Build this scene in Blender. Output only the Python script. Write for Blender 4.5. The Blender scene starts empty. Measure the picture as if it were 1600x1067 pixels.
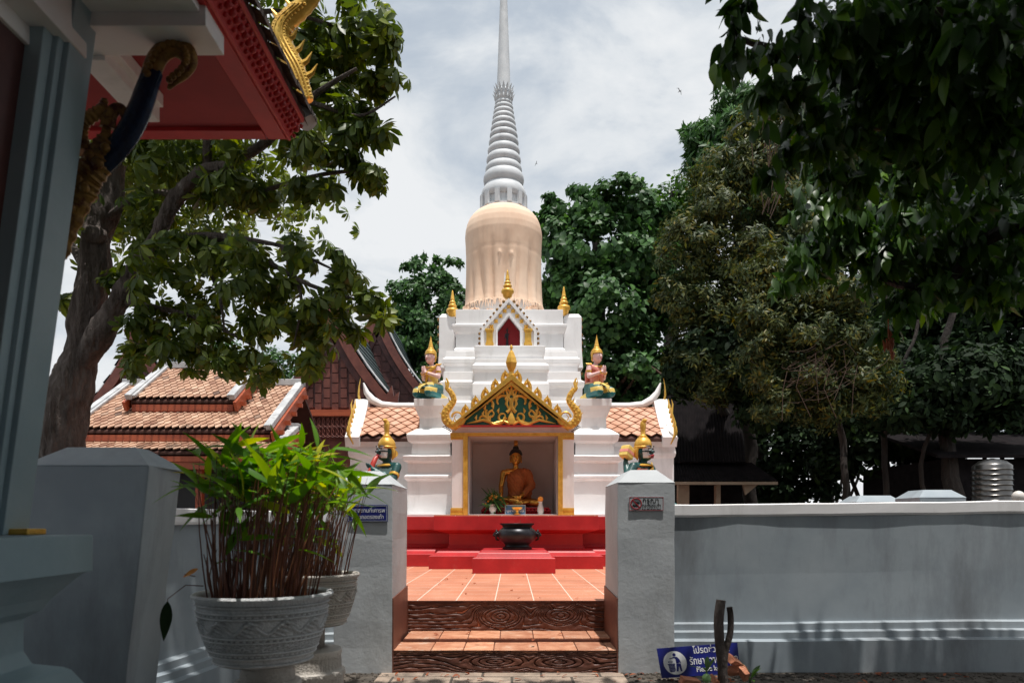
import bpy, bmesh, math, random
import numpy as np
from mathutils import Vector, Matrix, noise as mnoise
from math import sin, cos, pi, radians, sqrt
random.seed(5); RNG = np.random.default_rng(7)
SC = bpy.context.scene; COL = SC.collection
# ------------------------------------------------------------------ camera, world, sun, exposure
F = 1111.11; EYE = 1.1; HZ = 815.0        # focal length in photo pixels, eye height, horizon row
cam = bpy.data.cameras.new("camera"); cam_ob = bpy.data.objects.new("camera", cam); COL.objects.link(cam_ob)
cam.sensor_width = 36; cam.lens = 25; cam.shift_y = (HZ - 533.5) / 1600; cam.clip_end = 3000; cam.clip_start = 0.05
cam_ob.location = (0, 0, EYE); cam_ob.rotation_euler = (radians(90), 0, 0)
cam.dof.use_dof = True; cam.dof.focus_distance = 9.5; cam.dof.aperture_fstop = 3.5
SC.camera = cam_ob
SUN_DIR = Vector((0.075, -0.165, 0.98)).normalized()
el = math.asin(SUN_DIR.z); az = math.atan2(SUN_DIR.x, SUN_DIR.y)
sun = bpy.data.lights.new("sun", 'SUN'); sun.energy = 4.6; sun.angle = radians(0.6); sun.color = (1.0, 0.955, 0.9)
so = bpy.data.objects.new("sun", sun); COL.objects.link(so)
so.rotation_euler = SUN_DIR.to_track_quat('Z', 'Y').to_euler()
W = bpy.data.worlds.new("World"); SC.world = W; W.use_nodes = True
nt = W.node_tree; nt.nodes.clear()
def N(t, kind, **kw):
    n = t.nodes.new(kind)
    for k, v in kw.items(): setattr(n, k, v)
    return n
out = N(nt, 'ShaderNodeOutputWorld'); bg1 = N(nt, 'ShaderNodeBackground'); bg2 = N(nt, 'ShaderNodeBackground'); mx = N(nt, 'ShaderNodeMixShader')
sky = N(nt, 'ShaderNodeTexSky', sky_type='NISHITA', sun_disc=False); sky.sun_elevation = el; sky.sun_rotation = az
bg1.inputs[1].default_value = 0.11
nt.links.new(sky.outputs[0], bg1.inputs[0])
tc = N(nt, 'ShaderNodeTexCoord'); mp = N(nt, 'ShaderNodeMapping'); mp.inputs['Scale'].default_value = (1.0, 1.0, 2.2)
nz = N(nt, 'ShaderNodeTexNoise'); nz.inputs['Scale'].default_value = 3.2; nz.inputs['Detail'].default_value = 9; nz.inputs['Roughness'].default_value = .58; nz.inputs['Distortion'].default_value = .35
nt.links.new(tc.outputs['Generated'], mp.inputs[0]); nt.links.new(mp.outputs[0], nz.inputs[0])
cr = N(nt, 'ShaderNodeValToRGB'); cr.color_ramp.elements[0].position = .36; cr.color_ramp.elements[0].color = (.58, .64, .70, 1); cr.color_ramp.elements[1].position = .56; cr.color_ramp.elements[1].color = (.82, .84, .86, 1)
nt.links.new(nz.outputs[0], cr.inputs[0]); nt.links.new(cr.outputs[0], bg2.inputs[0]); bg2.inputs[1].default_value = 1.0
cf = N(nt, 'ShaderNodeMapRange'); cf.inputs['From Min'].default_value = .30; cf.inputs['From Max'].default_value = .48; cf.inputs['To Min'].default_value = .72; cf.inputs['To Max'].default_value = 1
nt.links.new(nz.outputs[0], cf.inputs[0]); nt.links.new(cf.outputs[0], mx.inputs[0])
nt.links.new(bg1.outputs[0], mx.inputs[1]); nt.links.new(bg2.outputs[0], mx.inputs[2]); nt.links.new(mx.outputs[0], out.inputs[0])
vs = SC.view_settings; vs.view_transform = 'Standard'; vs.look = 'None'; vs.exposure = 0.05; vs.gamma = 1; vs.use_curve_mapping = False
SC.cycles.max_bounces = 7; SC.cycles.diffuse_bounces = 4; SC.cycles.transparent_max_bounces = 6
# ------------------------------------------------------------------ helpers
def P(px, py, Y): return Vector(((px - 800) * Y / F, Y, EYE + (HZ - py) * Y / F))
def XX(px, Y): return (px - 800) * Y / F
def ZZ(py, Y): return EYE + (HZ - py) * Y / F
ORG = {}
def link(name, data, parent=None, loc=None):
    o = bpy.data.objects.new(name, data); COL.objects.link(o)
    if parent is not None: o.parent = parent; ORG[o.name] = ORG[parent.name].copy()
    else:
        l = Vector(loc) if loc is not None else Vector((0, 0, 0)); o.location = l; ORG[o.name] = l
    return o
def tag(o, label=None, cat=None, group=None, kind=None):
    if label: o['label'] = label
    if cat: o['category'] = cat
    if group: o['group'] = group
    if kind: o['kind'] = kind
    return o
def thing(name, label, cat, loc, group=None): return tag(link(name, None, None, loc), label, cat, group)
class MB:
    """collects faces in world coordinates; build() links them as one mesh object"""
    def __init__(s): s.v = []; s.f = []; s.m = []; s.mi = 0
    def add(s, vs, fs, mi=None):
        b = len(s.v); s.v += [tuple(v) for v in vs]; s.f += [tuple(b + i for i in f) for f in fs]; s.m += [s.mi if mi is None else mi] * len(fs); return s
    def box(s, x0, x1, y0, y1, z0, z1, mi=None):
        return s.add([(x0,y0,z0),(x1,y0,z0),(x1,y1,z0),(x0,y1,z0),(x0,y0,z1),(x1,y0,z1),(x1,y1,z1),(x0,y1,z1)],
                     [(0,3,2,1),(4,5,6,7),(0,1,5,4),(1,2,6,5),(2,3,7,6),(3,0,4,7)], mi)
    def stack(s, x0, x1, y0, y1, prof, mi=None):
        """rectangular block whose outline steps in and out with height: prof = [(z, outset)]"""
        b = []; fs = []
        for z, o in prof: b += [(x0-o,y0-o,z),(x1+o,y0-o,z),(x1+o,y1+o,z),(x0-o,y1+o,z)]
        n = len(prof)
        for i in range(n - 1):
            for k in range(4): a = i*4+k; c = i*4+(k+1)%4; fs.append((a, c, c+4, a+4))
        fs.append((3,2,1,0)); q = (n-1)*4; fs.append((q,q+1,q+2,q+3))
        return s.add(b, fs, mi)
    def bar(s, a, b, w, h, up=(0,0,1), mi=None):
        a = Vector(a); b = Vector(b); d = (b-a).normalized(); u = Vector(up); sd = d.cross(u).normalized(); u = sd.cross(d).normalized()
        vs = [p + sd*i*w/2 + u*j*h/2 for p in (a, b) for i, j in ((-1,-1),(1,-1),(1,1),(-1,1))]
        return s.add(vs, [(0,1,2,3),(7,6,5,4),(0,4,5,1),(1,5,6,2),(2,6,7,3),(3,7,4,0)], mi)
    def tube(s, pts, rad, n=8, flat=1.0, nrm=None, mi=None):
        """tube through pts; flat squashes it along nrm"""
        pts = [Vector(p) for p in pts]; m = len(pts)
        if not hasattr(rad, '__len__'): rad = [rad] * m
        vs = []; fs = []; ref = Vector(nrm) if nrm is not None else None; pu = None
        for i, p in enumerate(pts):
            d = (pts[min(i+1, m-1)] - pts[max(i-1, 0)])
            if d.length < 1e-9: d = Vector((0,0,1))
            d.normalize()
            if ref is not None: u = ref.normalized(); w = d.cross(u).normalized()
            else:
                if pu is None: pu = Vector((0,0,1)) if abs(d.z) < .9 else Vector((1,0,0))
                w = d.cross(pu).normalized(); u = w.cross(d).normalized(); pu = u
            for k in range(n): a = 2*pi*k/n; vs.append(p + w*cos(a)*rad[i] + u*sin(a)*rad[i]*flat)
        for i in range(m-1):
            for k in range(n): a = i*n+k; b = i*n+(k+1)%n; fs.append((a, b, b+n, a+n))
        fs.append(tuple(reversed(range(n)))); fs.append(tuple(range((m-1)*n, m*n)))
        return s.add(vs, fs, mi)
    def lathe(s, c, prof, n=32, fn=None, mi=None, ang=0.0, cap=True):
        """prof = [(radius, z)] turned about the vertical through c"""
        cx, cy, cz = c; vs = []; fs = []; m = len(prof)
        for i, (r, z) in enumerate(prof):
            for k in range(n):
                a = ang + 2*pi*k/n; rr = r if fn is None else fn(r, a, z, i)
                vs.append((cx + rr*cos(a), cy + rr*sin(a), cz + z))
        for i in range(m-1):
            for k in range(n): a = i*n+k; b = i*n+(k+1)%n; fs.append((a, b, b+n, a+n))
        if cap: fs.append(tuple(reversed(range(n)))); fs.append(tuple(range((m-1)*n, m*n)))
        return s.add(vs, fs, mi)
    def ball(s, c, r, n=12, m=8, mi=None):
        if not hasattr(r, '__len__'): r = (r, r, r)
        vs = []; fs = []
        for i in range(m+1):
            t = pi*i/m
            for k in range(n): a = 2*pi*k/n; vs.append((c[0]+r[0]*sin(t)*cos(a), c[1]+r[1]*sin(t)*sin(a), c[2]-r[2]*cos(t)))
        for i in range(m):
            for k in range(n): a = i*n+k; b = i*n+(k+1)%n; fs.append((a, b, b+n, a+n))
        return s.add(vs, fs, mi)
    def prism(s, poly, y0, y1, mi=None):
        """poly of (x, z) seen from the front, extruded from y0 to y1"""
        n = len(poly); vs = [(x, y0, z) for x, z in poly] + [(x, y1, z) for x, z in poly]
        fs = [tuple(range(n)), tuple(reversed(range(n, 2*n)))] + [(i, i+n, (i+1)%n+n, (i+1)%n) for i in range(n)]
        return s.add(vs, fs, mi)
    def prismx(s, poly, x0, x1, mi=None):
        """poly of (y, z), extruded along x"""
        n = len(poly); vs = [(x0, y, z) for y, z in poly] + [(x1, y, z) for y, z in poly]
        fs = [tuple(range(n)), tuple(reversed(range(n, 2*n)))] + [(i, i+n, (i+1)%n+n, (i+1)%n) for i in range(n)]
        return s.add(vs, fs, mi)
    def build(s, name, mats, parent=None, smooth=False, loc=None, bevel=0, fix=True, sharp=35):
        if not isinstance(mats, (list, tuple)): mats = [mats]
        me = bpy.data.meshes.new(name); o = link(name, me, parent, loc); og = ORG[o.name]
        me.from_pydata([(x-og.x, y-og.y, z-og.z) for x, y, z in s.v], [], s.f)
        for m in mats: me.materials.append(m)
        me.polygons.foreach_set('material_index', s.m)
        if fix or bevel:
            b = bmesh.new(); b.from_mesh(me)
            bmesh.ops.remove_doubles(b, verts=b.verts, dist=1e-5)
            if fix: bmesh.ops.recalc_face_normals(b, faces=b.faces)
            if bevel:
                ed = [e for e in b.edges if len(e.link_faces) == 2 and e.calc_face_angle(0) > .5]
                bmesh.ops.bevel(b, geom=ed, offset=bevel, segments=2, affect='EDGES', profile=.6, clamp_overlap=True)
            b.to_mesh(me); b.free()
        if smooth: me.shade_smooth(); me.set_sharp_from_angle(angle=radians(sharp))
        me.update(); return o
# ------------------------------------------------------------------ materials
def rgb(*c): return (c[0], c[1], c[2], 1)
def mat(name, c1, c2=None, rough=.6, scale=3.0, bump=0.0, bscale=40.0, metal=0.0, stretch=(1,1,1), spec=.5, detail=5, lo=.35, hi=.65, island=None, trans=0.0, coat=0.0, stain=None, groove_col=None):
    m = bpy.data.materials.new(name); m.use_nodes = True; t = m.node_tree; b = t.nodes['Principled BSDF']
    b.inputs['Roughness'].default_value = rough; b.inputs['Metallic'].default_value = metal; b.inputs['Specular IOR Level'].default_value = spec
    if coat: b.inputs['Coat Weight'].default_value = coat; b.inputs['Coat Roughness'].default_value = .25
    tcn = N(t, 'ShaderNodeTexCoord'); mpn = N(t, 'ShaderNodeMapping'); mpn.inputs['Scale'].default_value = stretch
    t.links.new(tcn.outputs['Object'], mpn.inputs[0])
    nn = N(t, 'ShaderNodeTexNoise'); nn.inputs['Scale'].default_value = scale; nn.inputs['Detail'].default_value = detail; nn.inputs['Roughness'].default_value = .62
    t.links.new(mpn.outputs[0], nn.inputs[0])
    r = N(t, 'ShaderNodeValToRGB'); e = r.color_ramp.elements
    e[0].position = lo; e[0].color = rgb(*c1); e[1].position = hi; e[1].color = rgb(*(c2 or c1))
    t.links.new(nn.outputs[0], r.inputs[0]); colour = r.outputs[0]
    if island:
        g = N(t, 'ShaderNodeNewGeometry'); r2 = N(t, 'ShaderNodeValToRGB'); r2.color_ramp.interpolation = 'LINEAR'
        for i, (p, c) in enumerate(island):
            if i < 2: el_ = r2.color_ramp.elements[i]; el_.position = p
            else: el_ = r2.color_ramp.elements.new(p)
            el_.color = rgb(*c)
        t.links.new(g.outputs['Random Per Island'], r2.inputs[0])
        mxn = N(t, 'ShaderNodeMix', data_type='RGBA', blend_type='MULTIPLY'); mxn.inputs[0].default_value = 1
        t.links.new(colour, mxn.inputs[6]); t.links.new(r2.outputs[0], mxn.inputs[7]); colour = mxn.outputs[2]
    if stain:   # (colour, scale, low, high, vertical stretch)
        n3 = N(t, 'ShaderNodeTexNoise'); n3.inputs['Scale'].default_value = stain[1]; n3.inputs['Detail'].default_value = 8; n3.inputs['Roughness'].default_value = .7
        m3 = N(t, 'ShaderNodeMapping'); m3.inputs['Scale'].default_value = (1, 1, stain[4]); t.links.new(tcn.outputs['Object'], m3.inputs[0]); t.links.new(m3.outputs[0], n3.inputs[0])
        mr = N(t, 'ShaderNodeMapRange'); mr.inputs['From Min'].default_value = stain[2]; mr.inputs['From Max'].default_value = stain[3]
        t.links.new(n3.outputs[0], mr.inputs[0])
        m4 = N(t, 'ShaderNodeMix', data_type='RGBA'); t.links.new(mr.outputs[0], m4.inputs[0]); t.links.new(colour, m4.inputs[6]); m4.inputs[7].default_value = rgb(*stain[0]); colour = m4.outputs[2]
    if groove_col:   # (colour, low, high): colour mixed into the grooves by pointiness
        gg = N(t, 'ShaderNodeNewGeometry'); mr = N(t, 'ShaderNodeMapRange'); mr.inputs['From Min'].default_value = groove_col[1]; mr.inputs['From Max'].default_value = groove_col[2]
        t.links.new(gg.outputs['Pointiness'], mr.inputs[0]); m5 = N(t, 'ShaderNodeMix', data_type='RGBA'); t.links.new(mr.outputs[0], m5.inputs[0]); m5.inputs[6].default_value = rgb(*groove_col[0]); t.links.new(colour, m5.inputs[7]); colour = m5.outputs[2]
    t.links.new(colour, b.inputs['Base Color'])
    if bump:
        n2 = N(t, 'ShaderNodeTexNoise'); n2.inputs['Scale'].default_value = bscale; n2.inputs['Detail'].default_value = 6; n2.inputs['Roughness'].default_value = .6
        t.links.new(mpn.outputs[0], n2.inputs[0]); bp = N(t, 'ShaderNodeBump'); bp.inputs['Strength'].default_value = min(1, bump*8); bp.inputs['Distance'].default_value = bump*.12
        t.links.new(n2.outputs[0], bp.inputs['Height']); t.links.new(bp.outputs[0], b.inputs['Normal'])
    if trans:
        tr = N(t, 'ShaderNodeBsdfTranslucent'); ms = N(t, 'ShaderNodeMixShader'); ms.inputs[0].default_value = trans
        o = t.nodes['Material Output']
        hs = N(t, 'ShaderNodeHueSaturation'); hs.inputs['Hue'].default_value = .485; hs.inputs['Saturation'].default_value = 1.15; hs.inputs['Value'].default_value = 1.6; t.links.new(colour, hs.inputs['Color']); t.links.new(hs.outputs[0], tr.inputs[0])
        t.links.new(b.outputs[0], ms.inputs[1]); t.links.new(tr.outputs[0], ms.inputs[2]); t.links.new(ms.outputs[0], o.inputs[0])
    return m
M = {}
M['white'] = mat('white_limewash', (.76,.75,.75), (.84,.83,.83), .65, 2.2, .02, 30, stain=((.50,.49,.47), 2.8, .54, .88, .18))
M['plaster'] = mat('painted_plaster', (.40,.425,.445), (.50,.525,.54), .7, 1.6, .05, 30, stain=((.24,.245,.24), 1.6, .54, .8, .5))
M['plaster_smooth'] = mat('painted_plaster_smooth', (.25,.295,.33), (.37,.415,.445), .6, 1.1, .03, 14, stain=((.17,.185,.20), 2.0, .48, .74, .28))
M['inner_wall'] = mat('niche_wall', (.55,.50,.49), (.62,.57,.56), .8, 2.5, .02, 30)
M['brown'] = mat('brown_paint', (.135,.045,.028), (.19,.068,.042), .55, 5, .03, 30)
M['red'] = mat('red_paint', (.36,.008,.012), (.50,.018,.022), .48, 2.5, .03, 18, stain=((.45,.10,.085), 7, .58, .9, 1))
M['red_dark'] = mat('dark_red_paint', (.33,.008,.014), (.42,.014,.02), .5, 3, .01, 30)
M['maroon'] = mat('maroon_wall', (.25,.004,.01), (.32,.008,.014), .6, 3)
M['gold'] = mat('gold_paint', (.62,.33,.04), (.82,.50,.10), .38, 14, .03, 60, metal=.35, lo=.3, hi=.7, stain=((.36,.17,.03), 30, .56, .8, 1), groove_col=((.22,.08,.015), .40, .49))
M['gold_bright'] = mat('bright_gold', (.75,.42,.07), (.95,.62,.14), .3, 20, .02, 60, metal=.6)
M['gold_dark'] = mat('old_gold', (.13,.065,.018), (.34,.19,.045), .42, 25, .06, 70, metal=.4, stain=((.07,.010,.010), 16, .52, .62, 1))
M['bronze'] = mat('gilt_bronze', (.42,.18,.035), (.70,.36,.07), .27, 8, .01, 30, metal=.85)
M['robe'] = mat('saffron_robe', (.28,.07,.015), (.36,.10,.022), .75, 20, .03, 60)
M['green'] = mat('green_ground', (.006,.07,.045), (.012,.11,.07), .5, 8)
M['cloth'] = mat('peach_cloth', (.73,.51,.37), (.84,.64,.49), .8, 1.2, .012, 60, spec=.2)
M['grey_spire'] = mat('grey_white_spire', (.52,.545,.57), (.66,.68,.70), .6, 2.4, .03, 30, stain=((.33,.34,.36), 2.5, .55, .85, .6))
M['black_metal'] = mat('black_iron', (.016,.017,.02), (.035,.036,.042), .36, 9, .02, 60, metal=.6)
M['black'] = mat('black_paint', (.01,.01,.012), None, .5)
M['soil'] = mat('soil', (.03,.02,.013), (.07,.045,.03), .95, 30, .2, 60)
M['step'] = mat('carved_step_paint', (.070,.022,.014), (.155,.055,.033), .5, 9, .05, 60, stretch=(.4,1,1), stain=((.22,.10,.065), 14, .58, .85, 1))
M['brick_top'] = mat('worn_brick', (.42,.17,.09), (.62,.33,.20), .8, 8, .08, 50, island=((0,(.75,.7,.7)),(1,(1.15,1.1,1.05))), stain=((.62,.52,.42), 9, .56, .75, 1))
M['wood_red'] = mat('red_timber', (.30,.058,.022), (.42,.095,.035), .5, 6, .03, 40, stretch=(.3,1,2))
M['wood_dark'] = mat('dark_timber', (.050,.014,.014), (.10,.032,.028), .55, 6, .03, 40)
M['wood_mid'] = mat('mid_timber', (.11,.030,.022), (.18,.055,.038), .5, 6, .03, 40)
M['trim'] = mat('mortar_trim', (.36,.37,.39), (.54,.55,.56), .7, 4, .05, 30, stain=((.2,.2,.21), 5, .52, .8, 1))
TILES = ((0,(.55,.42,.36)),(.25,(.95,.86,.78)),(.93,(1.1,1.12,1.1)),(1,(.22,.20,.21)))
M['tile'] = mat('clay_roof_tile', (.34,.19,.13), (.55,.37,.27), .7, 4, .06, 50, island=TILES)
M['tile_new'] = mat('orange_roof_tile', (.48,.235,.14), (.66,.38,.26), .6, 5, .04, 50, island=((0,(.8,.75,.7)),(1,(1.1,1.15,1.2))))
M['tile_under'] = mat('roof_underlay', (.05,.02,.016), (.08,.03,.02), .9, 10)
M['tile_teal'] = mat('slate_tile', (.035,.06,.065), (.07,.10,.105), .6, 8, .05, 50, island=((0,(.6,.6,.6)),(1,(1.2,1.2,1.2))))
M['roof_dark'] = mat('dark_roof', (.008,.007,.008), (.018,.015,.016), .95, spec=.08, scale=6)
M['steel'] = mat('stainless_steel', (.10,.10,.10), (.17,.16,.15), .30, 6, .01, 20, metal=1)
M['bark'] = mat('bark', (.060,.045,.038), (.155,.125,.112), .9, 9, .9, 20, stretch=(1,1,.30), stain=((.25,.23,.21), 9, .60, .75, .6))
M['bark_dark'] = mat('dark_bark', (.016,.012,.010), (.040,.030,.025), .9, 9, .25, 26, stretch=(1,1,.3))
M['branch'] = mat('brown_twig', (.055,.032,.022), (.10,.06,.042), .9, 12)
M['pot'] = mat('whitewashed_clay', (.55,.57,.58), (.72,.74,.75), .75, 6, .12, 90, stain=((.30,.29,.28), 14, .56, .80, 1), groove_col=((.10,.10,.10), .42, .50))
M['pot_warm'] = mat('weathered_clay', (.52,.48,.43), (.68,.64,.58), .75, 6, .12, 90, stain=((.32,.28,.24), 12, .56, .80, 1), groove_col=((.13,.11,.09), .42, .50))
M['stem'] = mat('reddish_cane', (.085,.020,.012), (.20,.06,.03), .55, 6, 0, stretch=(1,1,.3), island=((0,(.55,.6,.6)),(.7,(1.1,1.1,1)),(1,(1.6,2.2,1.3))))
def leafmat(name, c1, c2, ramp, trans=.3, rough=.42, spec=.4): return mat(name, c1, c2, rough, 2.5, 0, island=ramp, trans=trans, spec=spec)
M['leaf_cane'] = leafmat('cane_leaf', (.09,.22,.018), (.16,.31,.028), ((0,(.6,.75,.8)),(.72,(1.1,1.1,1)),(.9,(2.4,1.6,1.0)),(1,(4.0,1.7,1.0))), .42)
M['leaf_left'] = leafmat('whorled_leaf', (.08,.13,.02), (.145,.20,.038), ((0,(.4,.5,.5)),(.8,(1.15,1.1,.9)),(1,(1.7,1.5,.9))), .36)
M['leaf_fig'] = leafmat('heart_leaf', (.038,.100,.034), (.08,.17,.052), ((0,(.45,.5,.55)),(.8,(1.1,1.1,1)),(1,(1.4,1.5,1.1))), .24, .5, .3)
M['leaf_light'] = leafmat('fresh_leaf', (.035,.10,.02), (.065,.16,.03), ((0,(.6,.6,.6)),(1,(1.3,1.2,1))), .35)
M['leaf_olive'] = leafmat('olive_brown_leaf', (.044,.072,.026), (.092,.112,.038), ((0,(.4,.5,.6)),(.62,(1,1.0,.9)),(.85,(1.6,1.3,.8)),(1,(2.3,1.4,.6))), .25, .5, .25)
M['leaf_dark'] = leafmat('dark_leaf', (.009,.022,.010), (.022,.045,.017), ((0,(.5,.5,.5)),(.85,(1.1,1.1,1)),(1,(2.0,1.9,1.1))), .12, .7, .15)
M['leaf_near'] = leafmat('glossy_near_leaf', (.027,.067,.017), (.06,.132,.028), ((0,(.45,.5,.5)),(.75,(1,1.05,.9)),(.93,(1.9,1.9,1.1)),(1,(2.8,2.3,1.2))), .30, .4)
M['skin_pink'] = mat('pink_painted_skin', (.72,.46,.44), (.80,.54,.52), .45, 8, .01, 40)
M['skin_green'] = mat('dark_green_painted_skin', (.006,.05,.05), (.012,.08,.075), .4, 8)
M['teal'] = mat('teal_paint', (.012,.12,.13), (.02,.19,.19), .4, 8, .02, 40)
M['teal_dark'] = mat('dark_teal_cloth', (.02,.09,.085), (.06,.17,.16), .5, 30, .04, 60)
M['pale_blue'] = mat('pale_blue_paint', (.38,.60,.62), (.50,.72,.73), .5, 8)
M['pink'] = mat('coral_sash', (.68,.22,.17), (.78,.33,.27), .5, 8, .02, 40)
M['yellow'] = mat('yellow_paint', (.70,.50,.10), (.80,.60,.18), .45, 20, .02, 60)
M['horn_red'] = mat('red_horn', (.42,.03,.02), (.55,.06,.04), .4, 8)
M['face_white'] = mat('white_paint', (.75,.74,.73), None, .5)
M['lips'] = mat('dark_red_lips', (.30,.02,.03), None, .4)
M['navy'] = mat('navy_enamel', (.008,.012,.13), (.011,.018,.17), .35, 4)
M['sign_white'] = mat('sign_white', (.72,.73,.74), None, .5)
M['sign_grey'] = mat('sign_pale', (.40,.43,.45), (.46,.49,.51), .5, 3)
M['sign_blue'] = mat('faded_blue', (.05,.13,.25), (.08,.18,.32), .5, 6)
M['orange'] = mat('orange_flower', (.80,.26,.03), (.90,.40,.06), .6, 20)
M['cream'] = mat('cream_wall', (.26,.20,.14), (.33,.26,.19), .8, 4)
M['ceramic'] = mat('ceramic', (.66,.62,.58), None, .3)
M['deadleaf'] = mat('dry_orange_leaf', (.26,.07,.025), (.42,.13,.05), .7, 9, trans=.25)
M['fruit'] = mat('green_fruit', (.16,.30,.10), (.25,.42,.17), .45, 9, .03, 40)
M['brick_loose'] = mat('broken_brick', (.42,.14,.07), (.60,.27,.16), .85, 9, .2, 40)
M['birdm'] = mat('dark_feathers', (.02,.02,.022), None, .7)
M['dado_blue'] = mat('pale_blue_plaster', (.25,.35,.40), (.34,.44,.49), .6, 1.6, .04, 20, stain=((.27,.32,.35), 2, .55, .85, .5))
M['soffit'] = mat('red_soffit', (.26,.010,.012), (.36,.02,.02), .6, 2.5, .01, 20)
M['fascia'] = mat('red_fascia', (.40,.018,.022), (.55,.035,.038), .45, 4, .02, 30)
M['blue_glass'] = mat('blue_mosaic', (.006,.012,.035), (.012,.03,.08), .25, 30, .05, 60, metal=.3)
M['eave_tile'] = mat('weathered_eave_tile', (.055,.038,.032), (.14,.10,.085), .85, 9, .1, 40, island=((0,(.5,.5,.5)),(1,(1.5,1.4,1.3))))
# floor tiles with pale joints
def tilemat():
    m = mat('terracotta_floor_tile', (.50,.19,.105), (.60,.255,.15), .5, 2.2, .02, 40, stain=((.68,.38,.27), 3.5, .56, .9, 1)); t = m.node_tree; b = t.nodes['Principled BSDF']
    src = b.inputs['Base Color'].links[0].from_socket
    tcn = N(t, 'ShaderNodeTexCoord'); mpn = N(t, 'ShaderNodeMapping'); mpn.inputs['Location'].default_value = (.141, .02, 0)
    br = N(t, 'ShaderNodeTexBrick'); br.offset = 0; br.inputs['Scale'].default_value = 1; br.inputs['Brick Width'].default_value = .323; br.inputs['Row Height'].default_value = .323
    br.inputs['Mortar Size'].default_value = .0045; br.inputs['Mortar Smooth'].default_value = .1; br.inputs['Color1'].default_value = (.93,.93,.93,1); br.inputs['Color2'].default_value = (1.07,1.04,1.03,1); br.inputs['Mortar'].default_value = (1,1,1,1)
    t.links.new(tcn.outputs['Object'], mpn.inputs[0]); t.links.new(mpn.outputs[0], br.inputs['Vector'])
    a = N(t, 'ShaderNodeMix', data_type='RGBA', blend_type='MULTIPLY'); a.inputs[0].default_value = 1; t.links.new(src, a.inputs[6]); t.links.new(br.outputs['Color'], a.inputs[7])
    c = N(t, 'ShaderNodeMix', data_type='RGBA'); t.links.new(br.outputs['Fac'], c.inputs[0]); t.links.new(a.outputs[2], c.inputs[6]); c.inputs[7].default_value = (.74,.62,.52,1)
    t.links.new(c.outputs[2], b.inputs['Base Color']); return m
M['floor'] = tilemat()
def groundmat(name, c1, c2, mort, bw, rh, loc=(0,0,0), msize=.01):
    m = mat(name, c1, c2, .9, 5, .2, 22, stain=((.10,.085,.07), 3.5, .46, .7, 1)); t = m.node_tree; b = t.nodes['Principled BSDF']; src = b.inputs['Base Color'].links[0].from_socket
    tcn = N(t, 'ShaderNodeTexCoord'); mpn = N(t, 'ShaderNodeMapping'); mpn.inputs['Location'].default_value = loc; br = N(t, 'ShaderNodeTexBrick'); br.inputs['Scale'].default_value = 1
    br.inputs['Brick Width'].default_value = bw; br.inputs['Row Height'].default_value = rh; br.inputs['Mortar Size'].default_value = msize
    t.links.new(tcn.outputs['Object'], mpn.inputs[0]); t.links.new(mpn.outputs[0], br.inputs['Vector'])
    c = N(t, 'ShaderNodeMix', data_type='RGBA'); t.links.new(br.outputs['Fac'], c.inputs[0]); t.links.new(src, c.inputs[6]); c.inputs[7].default_value = rgb(*mort); t.links.new(c.outputs[2], b.inputs['Base Color']); return m
M['paving'] = groundmat('brick_paving', (.30,.23,.18), (.46,.36,.28), (.09,.075,.06), .42, .42)
M['dirt'] = mat('dirt', (.05,.042,.034), (.13,.11,.09), .95, 9, .3, 30, stain=((.22,.19,.16), 40, .55, .7, 1))
# ------------------------------------------------------------------ foliage, figures, text
def leafshape(L=1.0, Wd=.4, st=5, peak=.55, fold=.18, droop=.15, stalk=0.0):
    """one leaf along +x, flat in xy, folded on its midrib; returns verts, faces"""
    vs = []; fs = []
    for i in range(st):
        t = i/(st-1); w = Wd*.5*(sin(pi*t**(math.log(.5)/math.log(peak))) if 0 < t < 1 else 0.0); x = stalk + t*L; z = -droop*t*t*L
        vs += [(x, -w, z+fold*w), (x, 0, z), (x, w, z+fold*w)]
    for i in range(st-1):
        a = i*3
        if i == 0: fs += [(1, 3, 4), (1, 4, 5)]
        elif i == st-2: fs += [(a, a+4, a+1), (a+1, a+4, a+2)]
        else: fs += [(a, a+3, a+4, a+1), (a+1, a+4, a+5, a+2)]
    used = sorted({i for f in fs for i in f}); mp_ = {u: k for k, u in enumerate(used)}
    return np.array([vs[u] for u in used], float), [tuple(mp_[i] for i in f) for f in fs]
def rotmats(n, normals=None, spread=1.0, flatten=0.0):
    """random rotation matrices; z axis near given normals"""
    z = RNG.normal(size=(n,3))
    if normals is not None: z = normals + spread*z*.6
    z[:,2] += flatten
    z /= np.linalg.norm(z, axis=1)[:,None] + 1e-9
    a = RNG.normal(size=(n,3)); x = a - (a*z).sum(1)[:,None]*z; x /= np.linalg.norm(x, axis=1)[:,None] + 1e-9
    return np.stack([x, np.cross(z, x), z], axis=2)
def merge(parts):
    vs = []; fs = []; b = 0
    for v, f in parts: vs.append(v); fs += [tuple(i+b for i in q) for q in f]; b += len(v)
    return np.concatenate(vs), fs
def scatter(tv, tf, pos, R, S):
    n = len(pos); k = len(tv)
    v = np.einsum('nij,kj->nki', R, tv)*np.asarray(S).reshape(-1,1,1) + pos[:,None,:]
    loops = []; sizes = []
    for f in tf: loops += list(f); sizes.append(len(f))
    L = (np.array(loops)[None,:] + (np.arange(n)*k)[:,None]).reshape(-1); sz = np.tile(sizes, n)
    return v.reshape(-1,3), L, sz
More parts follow.
